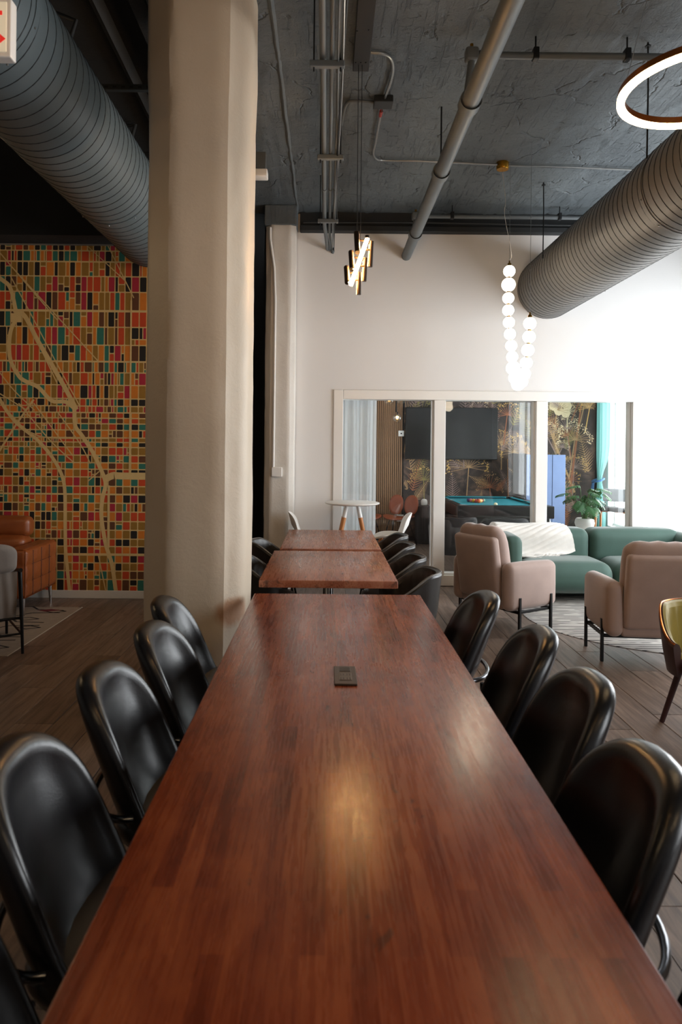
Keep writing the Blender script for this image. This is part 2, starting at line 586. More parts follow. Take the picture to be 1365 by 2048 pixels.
M_oak = mat('light_oak', '#b5763f', .5, var=.12, vscale=5, stretch=(8, 8, .7), bump=.05)
M_knit = mat('white_knit', '#e4e1dc', .9, var=.05, vscale=20, bump=.2, bscale=200)
M_felt = mat('teal_felt', '#0b7f8c', .9, var=.05, bump=.04, bscale=300)
M_black_wood = mat('black_lacquer', '#101011', .3, var=.08)
M_black_velvet = mat('black_velvet', '#1b1c20', .8, var=.1, bump=.05, bscale=120, sheen=.3)
M_warm_led = mat('warm_led', '#ffd9a0', .5, emit=(1.0, .54, .20), estr=250.0, var=.01)
M_ring_led = mat('ring_led', '#ffe2b8', .5, emit=(1.0, .70, .38), estr=24.0, var=.01)
M_bead = mat('opal_glass_bead', '#fff4e2', .3, emit=(1.0, .82, .60), estr=9.0, var=.01)
M_bulb = mat('filament_bulb', '#ffc470', .3, emit=(1.0, .55, .18), estr=14.0, var=.01)
M_bronze = mat('bronze_tube', '#2c1f15', .4, .6, var=.1)

def glass_mat(name, tint, refl=.06, edge=.55):
    m, nt, b = node_mat(name)
    nt.nodes.remove(b)
    out = nt.nodes['Material Output']
    tr = nt.nodes.new('ShaderNodeBsdfTransparent'); tr.inputs[0].default_value = tint
    gl = nt.nodes.new('ShaderNodeBsdfGlossy'); gl.inputs['Roughness'].default_value = .02
    lw = nt.nodes.new('ShaderNodeLayerWeight'); lw.inputs['Blend'].default_value = .3
    f = math_node(nt, 'ADD', math_node(nt, 'MULTIPLY', math_node(nt, 'POWER', lw.outputs['Facing'], 4.0), edge), refl)
    mx = nt.nodes.new('ShaderNodeMixShader')
    nt.links.new(f, mx.inputs[0]); nt.links.new(tr.outputs[0], mx.inputs[1]); nt.links.new(gl.outputs[0], mx.inputs[2])
    nt.links.new(mx.outputs[0], out.inputs['Surface'])
    return m
M_glass = glass_mat('clear_glass', (.97, .985, .98, 1), .035)
M_globe = glass_mat('globe_glass', (.95, .95, .93, 1), .10, .8)

def sheer_mat(name, col, opacity):
    m, nt, b = node_mat(name)
    nt.nodes.remove(b)
    out = nt.nodes['Material Output']
    tr = nt.nodes.new('ShaderNodeBsdfTransparent')
    df = nt.nodes.new('ShaderNodeBsdfDiffuse'); df.inputs[0].default_value = col
    tl = nt.nodes.new('ShaderNodeBsdfTranslucent'); tl.inputs[0].default_value = col
    m1 = nt.nodes.new('ShaderNodeMixShader'); m1.inputs[0].default_value = .5
    m2 = nt.nodes.new('ShaderNodeMixShader')
    wvn = noise_node(nt, tex_vec(nt, (14, 14, .6)), 2.0, 2)
    nt.links.new(math_node(nt, 'ADD', opacity - .1, math_node(nt, 'MULTIPLY', wvn, .2)), m2.inputs[0])
    nt.links.new(df.outputs[0], m1.inputs[1]); nt.links.new(tl.outputs[0], m1.inputs[2])
    nt.links.new(tr.outputs[0], m2.inputs[1]); nt.links.new(m1.outputs[0], m2.inputs[2])
    nt.links.new(m2.outputs[0], out.inputs['Surface'])
    return m
M_sheer = sheer_mat('white_sheer', (.86, .88, .9, 1), .82)
M_teal_curtain = sheer_mat('teal_curtain', (.20, .42, .40, 1), .96)

# ------------------------------------------------------------------ structure
CEIL = 4.40
WALL_Y = 8.10          # front face of the glazed back wall
MURAL_Y = 7.25
XL, YF = -5.6, -3.4    # left wall, wall behind the camera

# floor: slab plus planks laid as separate boards
mb = MB()
mb.box(XL - .2, FACADE + .3, YF - .2, 13.0, -.30, -.006)
floor = struct('floor', mb, mat('floor_joint_dark', '#17120f', .7, var=.05), 'grey-brown wood plank floor')
PW, GAP = .225, .0035
plank_len = [1.30, 1.22]
plank_mesh = {}
def plank(x0, y0, w, l):
    key = (round(w, 4), round(l, 3))
    if key not in plank_mesh:
        t = MB()
        a, bb, c = GAP / 2, w - GAP / 2, .0022
        d0, d1 = GAP / 2, l - GAP / 2
        vs = [(a, d0, -.006), (bb, d0, -.006), (bb, d1, -.006), (a, d1, -.006),
              (a, d0, -c), (bb, d0, -c), (bb, d1, -c), (a, d1, -c),
              (a + c, d0 + c, 0), (bb - c, d0 + c, 0), (bb - c, d1 - c, 0), (a + c, d1 - c, 0)]
        fs = [(8, 9, 10, 11)]
        for k in range(4):
            k2 = (k + 1) % 4
            fs += [(k, k2, 4 + k2, 4 + k), (4 + k, 4 + k2, 8 + k2, 8 + k)]
        t.add(vs, fs)
        plank_mesh[key] = t.mesh('plank', M_plank, smooth=False)
    return link('plank', plank_mesh[key], floor, loc=(x0, y0, 0))
cols = []
x = 1.80 - PW * 24
while x < FACADE - .02:
    cols.append(x)
    x += PW
offs = [0, .47, .94, .23, .70]
far_planks = []
for i, x0 in enumerate(cols):
    w = min(PW, FACADE - x0)
    y = 2.9 - offs[i % 5]
    while y < 8.06:
        l = 1.30
        if y + l > 8.06: l = 8.06 - y
        if y + l > 2.9 and l > .05:
            if -.30 < x0 < .36 and y + l < 6.9:      # wholly under the tables: joined below
                far_planks.append((x0, y, w, l))
            else:
                plank(x0, y, w, l)
        y += 1.30
mb = MB()
def flat_plank(x0, y, w, l):
    mb.box(x0 + GAP / 2, x0 + w - GAP / 2, y + GAP / 2, y + l - GAP / 2, -.006, 0)
for p in far_planks: flat_plank(*p)
for i, x0 in enumerate(cols):                        # near boards outside the frame and the boards of the room behind the glass
    w = min(PW, FACADE - x0)
    for (ya, yb) in ((YF, 2.9 - offs[i % 5]), (8.26, 12.05)):
        y = ya
        while y < yb - .01:
            l = min(1.3, yb - y)
            flat_plank(x0, y, w, l)
            y += 1.3
x = cols[0] - PW
while x > XL:
    y = YF
    while y < 7.25:
        flat_plank(x, y, PW, min(1.3, 7.25 - y)); y += 1.3
    x -= PW
o = mb.build('plank_field', M_plank, floor, smooth=False)
o['kind'] = 'stuff'

# concrete ceiling, real relief
mb = MB()
def ceil_pt(u, v):
    X, Y = -1.22 + u * (FACADE + 1.37), YF + v * (8.12 - YF)
    p = Vector((X * 1.3, Y * 1.1, 3.3))
    z = noise.fractal(p * 2.2, .8, 2.2, 5) * .007
    rdg = abs(noise.noise(Vector((X * 1.9, Y * 1.2, 8.1))))
    if rdg < .05: z -= .010 * (1 - rdg / .05)
    bx = (X + .55) % .62
    if bx < .05: z += .012 * math.sin(bx / .05 * PI) * (0.5 + noise.noise(Vector((X * 3, Y * 3, 0))))
    return (X, Y, CEIL + z)
mb.grid(ceil_pt, 200, 330)
mb.box(-1.2, FACADE + .2, YF, 8.12, CEIL + .03, CEIL + .2)
ceiling = struct('ceiling', mb, M_ceil, 'dark grey rough concrete ceiling', smooth=True)
# dark painted service ceiling on the left
mb = MB()
mb.box(XL, -1.15, YF, 9.0, 4.62, 4.8)
struct('ceiling_side', mb, M_black_ceil, 'black painted ceiling over the left side')
# plaster ridge along the old beam line and the edge of the dark side ceiling
mb = MB()
def ridge_pt(u, v):
    pts = [(-.40, 4.41), (-.384, CEIL - .008), (-.372, CEIL - .014), (-.360, CEIL - .008), (-.348, 4.41)]
    a = u * 4
    i = min(int(a), 3); f = a - i
    X = pts[i][0] * (1 - f) + pts[i + 1][0] * f
    Z = pts[i][1] * (1 - f) + pts[i + 1][1] * f
    Y = YF + v * (8.1 - YF)
    d = noise.fractal(Vector((X * 3, Y * 2, Z * 3)), .8, 2.1, 4) * .008
    return (X + d, Y, Z + d * .6)
mb.grid(ridge_pt, 12, 260)
struct('trim_1', mb, mat('ridge_grey_paint', '#5c6468', .65, var=.1, vscale=6, bump=.3, bscale=40), 'plaster ridge along the concrete ceiling', smooth=True)
mb = MB(); mb.box(-1.26, -1.16, YF, 8.2, CEIL - .02, 4.8)
struct('trim_4', mb, M_black_ceil, 'edge beam between concrete and black ceiling')

# glazed back wall
G = [at(668, 785, WALL_Y).x, at(868, 900, WALL_Y).x, at(1072, 900, WALL_Y).x, at(1265, 900, WALL_Y).x, 4.62]
GX0, GX1 = G[0], 4.70
GTOP = at(860, 781, WALL_Y).z
WT = .17
mb = MB()
mb.box(-.74, GX0, WALL_Y, WALL_Y + WT, 0, CEIL + .05)
mb.box(GX0, FACADE, WALL_Y, WALL_Y + WT, GTOP, CEIL + .05)
mb.box(GX1, FACADE, WALL_Y, WALL_Y + WT, 0, GTOP)
struct('wall_back', mb, M_wall, 'white back wall above and beside the glazed partition')
# dark ledge along the head of the back wall
mb = MB()
zl = at(860, 469, WALL_Y).z
mb.rbox(-.34, FACADE, WALL_Y - .10, WALL_Y, zl, zl + .07, .008, 1)
mb.rbox(-.34, FACADE, WALL_Y - .05, WALL_Y, zl + .06, CEIL + .02, .008, 1)
mb.tube([(-.3, WALL_Y - .12, zl + .09), (1.2, WALL_Y - .125, zl + .10), (2.6, WALL_Y - .12, zl + .085), (4.7, WALL_Y - .12, zl + .09)], .012, 8)
struct('trim_2', mb, mat('dark_ledge_paint', '#202325', .7, var=.1, bump=.1), 'dark painted ledge where wall meets ceiling')

win = thing('window_1', 'white framed glass partition into the games room', None, ((GX0 + GX1) / 2, WALL_Y, 0), kind='structure')
def wchild(name, mbx, m, label=None):
    cx = (GX0 + GX1) / 2
    mbx.xform(Matrix.Translation((-cx, -WALL_Y, 0)))
    return mbx.build(name, m, win, label=label)
FW = at(686, 900, WALL_Y).x - G[0]
fy0, fy1 = WALL_Y - .018, WALL_Y + WT
wchild('frame_jamb', MB().rbox(G[0], G[0] + FW, fy0, fy1, 0, GTOP, .006), M_trim)
wchild('frame_jamb', MB().rbox(4.58, 4.70, fy0, fy1, 0, GTOP, .006), M_trim)
wchild('frame_head', MB().rbox(G[0] + FW, 4.58, fy0, fy1, GTOP - FW, GTOP, .006), M_trim)
wchild('frame_sill', MB().rbox(G[0] + FW, 4.58, fy0, fy1, 0, .125, .006), M_trim)
wchild('glazing_bead', MB().rbox(G[0] + FW, 4.58, fy0 + .05, fy1 - .02, .125, .145, .003, 1), M_trim)
MW = at(891, 900, WALL_Y).x - G[1]
edges = [G[0] + FW]
for gx in G[1:4]:
    wchild('mullion', MB().rbox(gx, gx + MW, fy0, fy1, .125, GTOP - FW, .006), M_trim)
    wchild('glazing_bead', MB().rbox(gx - .016, gx, fy0 + .055, fy1 - .02, .125, GTOP - FW, .003, 1), M_trim)
    edges += [gx, gx + MW]
edges.append(4.58)
for k in range(0, 8, 2):
    wchild('glass_pane', MB().box(edges[k], edges[k + 1], WALL_Y + .105, WALL_Y + .111, .125, GTOP - FW), M_glass)

# mural wall, soffit, baseboard, dark recess
mb = MB()
mb.box(XL, -1.65, MURAL_Y, MURAL_Y + .15, 0, 4.7)
struct('wall_left_back', mb, M_grey_wall, 'wall that carries the street map mural')
MT = 3.74
mb = MB()
mb.box(XL, -1.60, MURAL_Y - .30, MURAL_Y, MT + .02, 4.7)
struct('trim_3', mb, M_black_ceil, 'black soffit above the mural')
mb = MB()
mb.rbox(XL, -1.65, MURAL_Y - .016, MURAL_Y, 0, .085, .004, 1)
struct('baseboard_left', mb, mat('white_baseboard', '#cfccc6', .5, var=.02), 'white baseboard under the street map mural')
mb = MB()
mb.box(-1.72, -1.60, MURAL_Y + .15, 8.9, 0, 4.7)
mb.box(-1.72, -.60, 8.75, 8.9, 0, 4.7)
mb.box(-.76, -.74, 8.1, 8.9, 0, 4.7)
struct('wall_recess', mb, M_black_wall, 'black walled recess behind the column')
mb = MB()
mb.box(-1.72, -.5, 8.27, 9.0, 4.7, 4.8)
mb.box(XL - .15, XL, YF, 7.4, 0, 4.7)
struct('wall_left', mb, M_grey_wall, 'grey side wall')
mb = MB()
mb.box(XL - .15, FACADE + .3, YF - .15, YF, 0, 4.8)
struct('wall_front', mb, M_grey_wall, 'wall behind the viewer')

# window wall (right)
mb = MB()
ys = [YF]
for (y0, y1, z0, z1) in WINS: ys += [y0, y1]
ys.append(12.3)
for i in range(0, len(ys) - 1):
    if i % 2 == 0:
        mb.box(FACADE, FACADE + .28, ys[i], ys[i + 1], 0, 4.6)
    else:
        y0, y1, z0, z1 = WINS[i // 2]
        mb.box(FACADE, FACADE + .28, y0, y1, 0, z0)
        mb.box(FACADE, FACADE + .28, y0, y1, z1, 4.6)
struct('wall_right', mb, M_wall, 'white window wall')
for k, (y0, y1, z0, z1) in enumerate(WINS):
    w = thing('window_%d' % (k + 2), ['added unseen window behind the viewer', 'tall window beside the green sofa', 'bright window of the games room'][k],
              None, (FACADE + .14, (y0 + y1) / 2, z0), kind='structure')
    h, l = z1 - z0, (y1 - y0) / 2
    for s in (-1, 1):
        MB().rbox(-.03, .03, s * l - .03, s * l + .03, 0, h, .005).build('frame_jamb', M_trim, w)
    MB().rbox(-.03, .03, -l, l, h - .05, h, .005).build('frame_head', M_trim, w)
    MB().rbox(-.05, .05, -l, l, -.02, .04, .005).build('frame_sill', M_trim, w)
    MB().rbox(-.025, .025, -.025, .025, 0, h, .005).build('mullion', M_trim, w)

# games room shell
RB = 12.05
mb = MB(); mb.box(.1, FACADE, RB, RB + .15, 0, 3.5)
struct('wall_far', mb, M_black_wall, 'dark rear wall of the games room')
mb = MB(); mb.box(-.2, .0, 8.27, RB + .15, 0, 3.5)
struct('wall_far_left', mb, M_wall, 'left wall of the games room')
mb = MB(); mb.box(-.2, FACADE, 8.27, RB + .15, 3.05, 3.2)
struct('ceiling_far', mb, M_wall, 'ceiling of the games room')

# concrete column
cc = at(402, 640, 4.22)
col = None
mb = MB()
hw, ch, chl = .314, .135, .20
oct_ = [(-hw, -hw + chl), (-hw + chl, -hw), (hw - ch, -hw), (hw, -hw + ch), (hw, hw - ch), (hw - ch, hw), (-hw + ch, hw), (-hw, hw - ch)]
ring = []
for i in range(8):
    a, b2 = Vector(oct_[i]), Vector(oct_[(i + 1) % 8])
    p = Vector(oct_[i - 1])
    d1, d2 = (p - a).normalized(), (b2 - a).normalized()
    rr = .06
    for q in bez((a + d1 * rr).to_3d(), a.to_3d(), (a + d2 * rr).to_3d(), 4): ring.append(Vector((q.x, q.y)))
    nseg = 5
    s0, s1 = a + d2 * rr, b2 - d2 * rr
    for k in range(1, nseg): ring.append(s0.lerp(s1, k / nseg))
NR, NZ = len(ring), 170
vs = []
for j in range(NZ + 1):
    z = j / NZ * (CEIL + .02)
    for i, p in enumerate(ring):
        d = noise.fractal(Vector((p.x * 2.2, p.y * 2.2, z * 1.3)), .9, 2.1, 4) * .009
        d += noise.noise(Vector((p.x * 14, p.y * 14, z * 9))) * .0015
        # plaster ridges left by the formwork
        for ex, amp in ((-hw + chl - .01, .007), (hw - ch + .02, .006)):
            if p.y < -.2:
                d += amp * math.exp(-((p.x - ex - .012 * noise.noise(Vector((ex, 0, z * 2)))) / .012) ** 2)
        taper = 1.0 + .03 * min(1, max(0, (z - 3.62) / .25))
        q = p * taper + p.normalized() * d
        vs.append((q.x, q.y, z))
fs = []
for j in range(NZ):
    for i in range(NR):
        i2 = (i + 1) % NR
        fs.append((j * NR + i, j * NR + i2, (j + 1) * NR + i2, (j + 1) * NR + i))
mb.add(vs, fs)
col = mb.build('column', M_column, angle=60)
col.location = (cc.x, cc.y, 0)
tag(col, 'thick cream painted concrete column standing left of the tables', 'column')

# pilaster at the end of the back wall with its cap
pil = thing('pilaster', 'rough white plastered pilaster with a cable conduit at the end of the back wall', 'column', ((at(562, 800, 7.9).x), 7.95, 0))
px0, px1 = at(530, 800, 7.9).x - pil.location.x, at(590, 800, 7.9).x - pil.location.x
mb = MB()
def pil_pt(u, v):
    pr = [(px0, .148), (px0, -.06), (px0 + .07, -.13), (px1 - .06, -.13), (px1, -.09), (px1, .14)]
    a = u * 5; i = min(int(a), 4); f = a - i
    X = pr[i][0] * (1 - f) + pr[i + 1][0] * f
    Y = pr[i][1] * (1 - f) + pr[i + 1][1] * f
    z = v * 4.20
    d = noise.fractal(Vector((X * 4, Y * 4, z * 1.6)), .8, 2.2, 4) * .007
    return (X + d, Y + d, z)
mb.grid(pil_pt, 30, 120)
mb.build('shaft', M_white_rough, pil, angle=60)
MB().rbox(px0 - .015, px1 + .01, -.14, .14, 4.17, CEIL + .0, .012, 2).build('cap', M_ceil, pil, label='dark grey painted cap')
cd = thing('wall_conduit', 'thin white conduit with a junction box running down the pilaster', 'conduit', (0, 7.80, 0))
cpts = [at(541, 455, 7.80), at(541, 478, 7.80), at(549, 535, 7.80), at(551, 600, 7.80), at(549, 780, 7.80), at(547, 936, 7.80)]
MB().tube([p - Vector((0, 7.80, 0)) for p in cpts], .014, 8).build('pipe', M_trim, cd)
p = at(554, 943, 7.80)
MB().rbox(p.x - .06, p.x + .06, -.02, .03, p.z - .06, p.z + .05, .008).build('junction_box', M_trim, cd)
# ------------------------------------------------------------------ street map mural
rnd = random.Random(21)
PAL = [('#c2441a', 22), ('#d07822', 20), ('#946c26', 24), ('#5e381e', 13), ('#1c1613', 17), ('#2b6e5f', 12), ('#a82438', 6)]
pal_m = [mat('map_ink_%s' % n, c, .75, var=.05, vscale=30) for n, (c, w) in zip(('red', 'orange', 'olive', 'brown', 'black', 'teal', 'crimson'), PAL)]
M_street = mat('map_street_cream', '#d4b67c', .75, var=.05, vscale=20)
weights = [w for c, w in PAL]
last = [0]
def ink():
    while True:
        k = rnd.choices(range(7), weights)[0]
        if k != last[0]:
            last[0] = k
            return k
def mX(x): return at(x, 850, MURAL_Y).x
def mZ(y): return at(150, y, MURAL_Y).z
PXM = MURAL_Y / F_PX
mural = thing('street_map_mural', 'bold wall mural of a city street map in orange, red, teal and black', 'mural', (-3.0, MURAL_Y - .006, mZ(1182)))
def mloc(X, Z, d): return (X + 3.0, -d, Z - mZ(1182))
mb = MB()
mb.box(XL + 3.0 + .01, -1.66 + 3.0, -.001, .005, 0, MT - mZ(1182))
mb.build('wallpaper', M_street, mural, smooth=False)
blk = MB()
def rect(x0, x1, z0, z1, k):
    g = .0058
    if x1 - x0 < .016 or z1 - z0 < .016: return
    x0, x1, z0, z1 = max(x0 + g, XL + .01), min(x1 - g, -1.67), max(z0 + g, mZ(1182)), min(z1 - g, MT)
    if x1 <= x0 or z1 <= z0: return
    c = .006 if min(x1 - x0, z1 - z0) > .04 else .002
    P = [(x0 + c, z0), (x1 - c, z0), (x1, z0 + c), (x1, z1 - c), (x1 - c, z1), (x0 + c, z1), (x0, z1 - c), (x0, z0 + c)]
    blk.add([mloc(a, z, .0022) for a, z in P], [tuple(range(8))], k)
def split(x0, x1, z0, z1, tw, th, depth=0):
    w, h = x1 - x0, z1 - z0
    if depth < 5 and (w > tw * 1.5 or h > th * 1.5 or (depth < 2 and rnd.random() < .22)):
        if w / tw > h / th:
            f = rnd.choice((.33, .5, .5, .67)); m_ = x0 + w * f
            split(x0, m_, z0, z1, tw, th, depth + 1); split(m_, x1, z0, z1, tw, th, depth + 1)
        else:
            f = rnd.choice((.33, .5, .5, .67)); m_ = z0 + h * f
            split(x0, x1, z0, m_, tw, th, depth + 1); split(x0, x1, m_, z1, tw, th, depth + 1)
    else:
        rect(x0, x1, z0, z1, ink())
vu = [20, 43, 66, 90, 114, 137, 160, 184, 207.6, 228, 248, 261, 277, 292, 310, 333]
vu = [20 - 23 * i for i in range(16, 0, -1)] + vu
hu = [478, 502, 524, 553, 584, 622, 654, 690, 723, 745, 770, 797, 812, 825]
for i in range(len(vu) - 1):
    for j in range(len(hu) - 1):
        split(mX(vu[i]), mX(vu[i + 1]), mZ(hu[j + 1]), mZ(hu[j]), 13 * PXM, 26 * PXM)
vl = [0, 9, 26.6, 39, 49.5, 61, 72, 84, 94, 105, 117, 132, 148, 162, 178, 191.6, 203, 218, 233.5, 247.5, 263, 278, 294, 310, 325, 338]
vl = [-13.5 * i for i in range(26, 0, -1)] + vl
hl = [825, 836, 847, 860, 875, 884, 894, 910, 925, 938, 953.5, 972, 988, 1005.5, 1023, 1042, 1059.5, 1077, 1092, 1108, 1125, 1141, 1158, 1183]
for i in range(len(vl) - 1):
    for j in range(len(hl) - 1):
        split(mX(vl[i]), mX(vl[i + 1]), mZ(hl[j + 1]), mZ(hl[j]), 14 * PXM, 17 * PXM)
blk.build('city_blocks', pal_m, mural, smooth=False)
rib = MB()
ribn = [0]
def ribbon(pts, w, d=.0034):
    """flat band of width w along (px) points, printed over the blocks"""
    P = [Vector((mX(x), mZ(y))) for x, y in pts]
    P3 = smoothpath([p.to_3d() for p in P], 5) if len(P) > 2 else [p.to_3d() for p in P]
    ww = w * PXM / 2
    ribn[0] += 1
    d += ribn[0] * .00022
    vs, fs = [], []
    for i, p in enumerate(P3):
        t = (P3[min(i + 1, len(P3) - 1)] - P3[max(i - 1, 0)]).normalized()
        n = Vector((-t.y, t.x, 0))
        for s in (-1, 1):
            q = p + n * ww * s
            vs.append(mloc(max(min(q.x, -1.66), XL), max(mZ(1182), min(MT, q.y)), d))
    for i in range(len(P3) - 1): fs.append((2 * i, 2 * i + 1, 2 * i + 3, 2 * i + 2))
    rib.add(vs, fs)
def c4(*p): return [(x / 4.55, 470 + y / 4.55) for x, y in p]
def c5(*p): return [(x / 3.94, 800 + y / 3.94) for x, y in p]
ribbon([(-80, 500), (-40, 530)] + c4((0, 410), (80, 480), (125, 640), (140, 760), (95, 870), (80, 1000), (95, 1150), (165, 1280), (220, 1330), (350, 1390), (470, 1510), (600, 1520), (690, 1590)), 8)
ribbon(c5((540, 5), (585, 60), (595, 200), (650, 280), (730, 400), (790, 520), (832, 620), (838, 680), (815, 780), (808, 900), (825, 1030), (850, 1150), (895, 1290), (930, 1510)), 8)
ribbon(c4((120, 690), (220, 745), (330, 950), (450, 1150), (590, 1390), (700, 1590)), 9)
ribbon(c4((90, 760), (190, 760)), 18)
ribbon([(-60, 720)] + c5((-40, -60), (10, 20), (70, 110), (150, 200), (290, 310), (400, 430), (480, 560), (518, 700), (525, 1000), (530, 1180), (545, 1330), (565, 1510)), 7)
ribbon(c5((830, 625), (900, 592), (1000, 595)) + [(420, 951)], 14)
ribbon(c5((0, 410), (130, 200), (260, 10)) + c4((310, 1500)), 4)
ribbon([(-90, 960)] + c5((0, 410)), 4)
ribbon(c5((865, 670), (866, 900), (868, 1160)), 4.5)
ribbon([(-330, 622), (330, 622)], 4.5); ribbon([(-330, 723), (330, 723)], 3.4)
ribbon([(-330, 524), (330, 524)], 3); ribbon([(-330, 988), (330, 988)], 3.4)
ribbon(c5((545, 1215)) + [(330, 1108)], 5); ribbon([(-330, 825), (330, 825)], 2.6)
ribbon([(261, 600), (261, 945)], 3.4)
for p in (c4((780, 70), (1130, 415)), c4((970, 70), (1210, 570)), c4((90, 290), (520, 750), (890, 1145)), c4((-80, 90), (100, 300), (520, 780)),
          c4((80, 370), (300, 770), (520, 1180), (730, 1560)), c4((200, 690), (520, 1350)), c5((150, 30), (400, 320), (580, 485)), c5((270, 30), (580, 440)),
          c5((460, 100), (640, 350), (720, 500)), c5((250, 260), (400, 300), (860, 300)), c4((0, 1450), (250, 1600)), c4((0, 1260), (130, 1420), (320, 1600)),
          c5((790, 1220), (850, 1500)), c5((700, 640), (790, 560)), [(-300, 500), (-100, 760), (0, 905)], [(-260, 1180), (-120, 900), (-60, 600)]):
    ribbon(p, 2.2, .0030)
rib.build('avenues', M_street, mural, smooth=False)

# ------------------------------------------------------------------ botanical wallpaper in the games room
WPX0, WPX1 = at(808, 900, RB).x, 4.74
wp = thing('botanical_wallpaper', 'dark botanical wallpaper with dried umbels and fern fronds in the games room', 'wallpaper', ((WPX0 + WPX1) / 2, RB - .004, 0))
m, nt, b_ = node_mat('wallpaper_dark_ground')
n1 = noise_node(nt, tex_vec(nt), 2.2, 7, .65, 1.2)
rp = ramp(nt, [(.34, '#221e1e'), (.50, '#423632'), (.62, '#6e584a'), (.78, '#8c745e')])
nt.links.new(n1, rp.inputs[0]); nt.links.new(rp.outputs[0], b_.inputs['Base Color'])
b_.inputs['Roughness'].default_value = .7
wcx = (WPX0 + WPX1) / 2
MB().box(WPX0 - wcx, WPX1 - wcx, 0, .003, .08, 3.0).build('paper_ground', m, wp, smooth=False)
pr = MB()
ink_p = [mat('print_%s' % n, c, .7, var=.12, vscale=12) for n, c in (('tan', '#b8946a'), ('gold', '#dcb268'), ('rust', '#a06446'), ('mauve', '#98807a'), ('olive', '#8a8048'), ('cream', '#ecd4ac'))]
lay = [0]
def pstroke(a, b2, w0, w1, k):
    a, b2 = Vector(a), Vector(b2)
    t = (b2 - a)
    if t.length < 1e-5: return
    n = Vector((-t.y, t.x)).normalized()
    lay[0] += 1
    d = -.001 - (lay[0] % 400) * 2e-6
    P = [a + n * w0, a - n * w0, b2 - n * w1, b2 + n * w1]
    if any(not (WPX0 < p.x < WPX1 and .1 < p.y < 3.0) for p in P): return
    pr.add([(p.x - wcx, d, p.y) for p in P], [(0, 1, 2, 3)], k)
def blob(x, z, r, k):
    lay[0] += 1
    d = -.001 - (lay[0] % 400) * 2e-6
    if not (WPX0 + r < x < WPX1 - r and .1 < z < 3.0 - r): return
    pr.add([(x + r * math.cos(a) - wcx, d, z + r * math.sin(a)) for a in [i * PI / 4 for i in range(8)]], [tuple(range(8))], k)
def umbel(x, z, s, k, kk, up=PI / 2, stem=None):
    n = rnd.randint(11, 17)
    for i in range(n):
        a = up + (i / (n - 1) - .5) * 3.6 + rnd.uniform(-.06, .06)
        L = s * rnd.uniform(.75, 1.05)
        e = (x + L * math.cos(a), z + L * math.sin(a))
        pstroke((x, z), e, .004, .003, k)
        for j in range(7):
            blob(e[0] + rnd.gauss(0, s * .085), e[1] + rnd.gauss(0, s * .085), s * rnd.uniform(.02, .04), kk)
    st = stem or s * 2.2
    pstroke((x, z), (x - math.cos(up) * st + rnd.uniform(-.1, .1), z - math.sin(up) * st), .007, .010, k)
def frond(x, z, L, a, k):
    n = 15
    for i in range(n):
        t = i / n
        p = (x + math.cos(a) * L * t, z + math.sin(a) * L * t)
        l = L * .34 * (1 - t) * (.4 + .6 * min(1, t * 5))
        for s in (-1, 1):
            e = (p[0] + l * math.cos(a + s * .95), p[1] + l * math.sin(a + s * .95))
            pstroke(p, e, .008 * (1.2 - t), .002, k)
    pstroke((x, z), (x + math.cos(a) * L, z + math.sin(a) * L), .005, .002, k)
for i in range(70):
    frond(rnd.uniform(WPX0, WPX1), rnd.uniform(.2, 2.6), rnd.uniform(.3, .75), rnd.uniform(.3, 2.8), rnd.choice((0, 2, 3, 3, 4, 0)))
for i in range(14):
    umbel(rnd.uniform(WPX0 + .2, WPX1 - .2), rnd.uniform(.9, 2.7), rnd.uniform(.12, .24), rnd.choice((0, 2, 3)), rnd.choice((1, 1, 0, 5)), rnd.uniform(1.2, 1.9))
def wpz(x, y): p = at(x, y, RB); return p.x, p.z
for (x, y, s, k, kk) in ((938, 935, .38, 0, 1), (1015, 830, .24, 2, 1), (1030, 905, .3, 0, 1), (980, 975, .24, 2, 0), (1150, 880, .3, 0, 5), (1115, 820, .22, 0, 5), (1180, 815, .2, 1, 1), (845, 830, .26, 4, 4), (848, 960, .26, 4, 1), (1135, 825, .16, 5, 5)):
    X, Z = wpz(x, y); umbel(X, Z, s, k, kk)
for (x, y) in ((1108, 812), (1122, 806), (1135, 812), (1118, 822), (1132, 826)):
    X, Z = wpz(x, y); blob(X, Z, .085, 5)
X, Z = wpz(1163, 810); X2, Z2 = wpz(1140, 985); pstroke((X, Z), (X2, Z2), .014, .02, 2)
X, Z = wpz(1100, 860); X2, Z2 = wpz(1150, 985); pstroke((X, Z), (X2, Z2), .012, .018, 0)
pr.build('plant_print', ink_p, wp, smooth=False)

# slatted acoustic panel beside it
sp0, sp1 = .30, WPX0 - .01
sl = thing('slat_panel', 'wall panel of narrow vertical walnut slats on black felt in the games room', 'wall panel', ((sp0 + sp1) / 2, RB - .005, 0))
scx = (sp0 + sp1) / 2
MB().box(sp0 - scx, sp1 - scx, -.008, 0, .06, 2.98).build('felt_backing', M_black_wall, sl, smooth=False)
M_walnut = mat('walnut_slat', '#8d6a4c', .5, var=.15, vscale=4, stretch=(20, 20, .6), objrand=.12)
sm = MB().rbox(-.0125, .0125, -.026, -.008, .06, 2.98, .002, 1).mesh('slat', M_walnut)
xs = sp0 + .016
while xs < sp1 - .01:
    link('slat', sm, sl, loc=(xs - scx, 0, 0)); xs += .0345

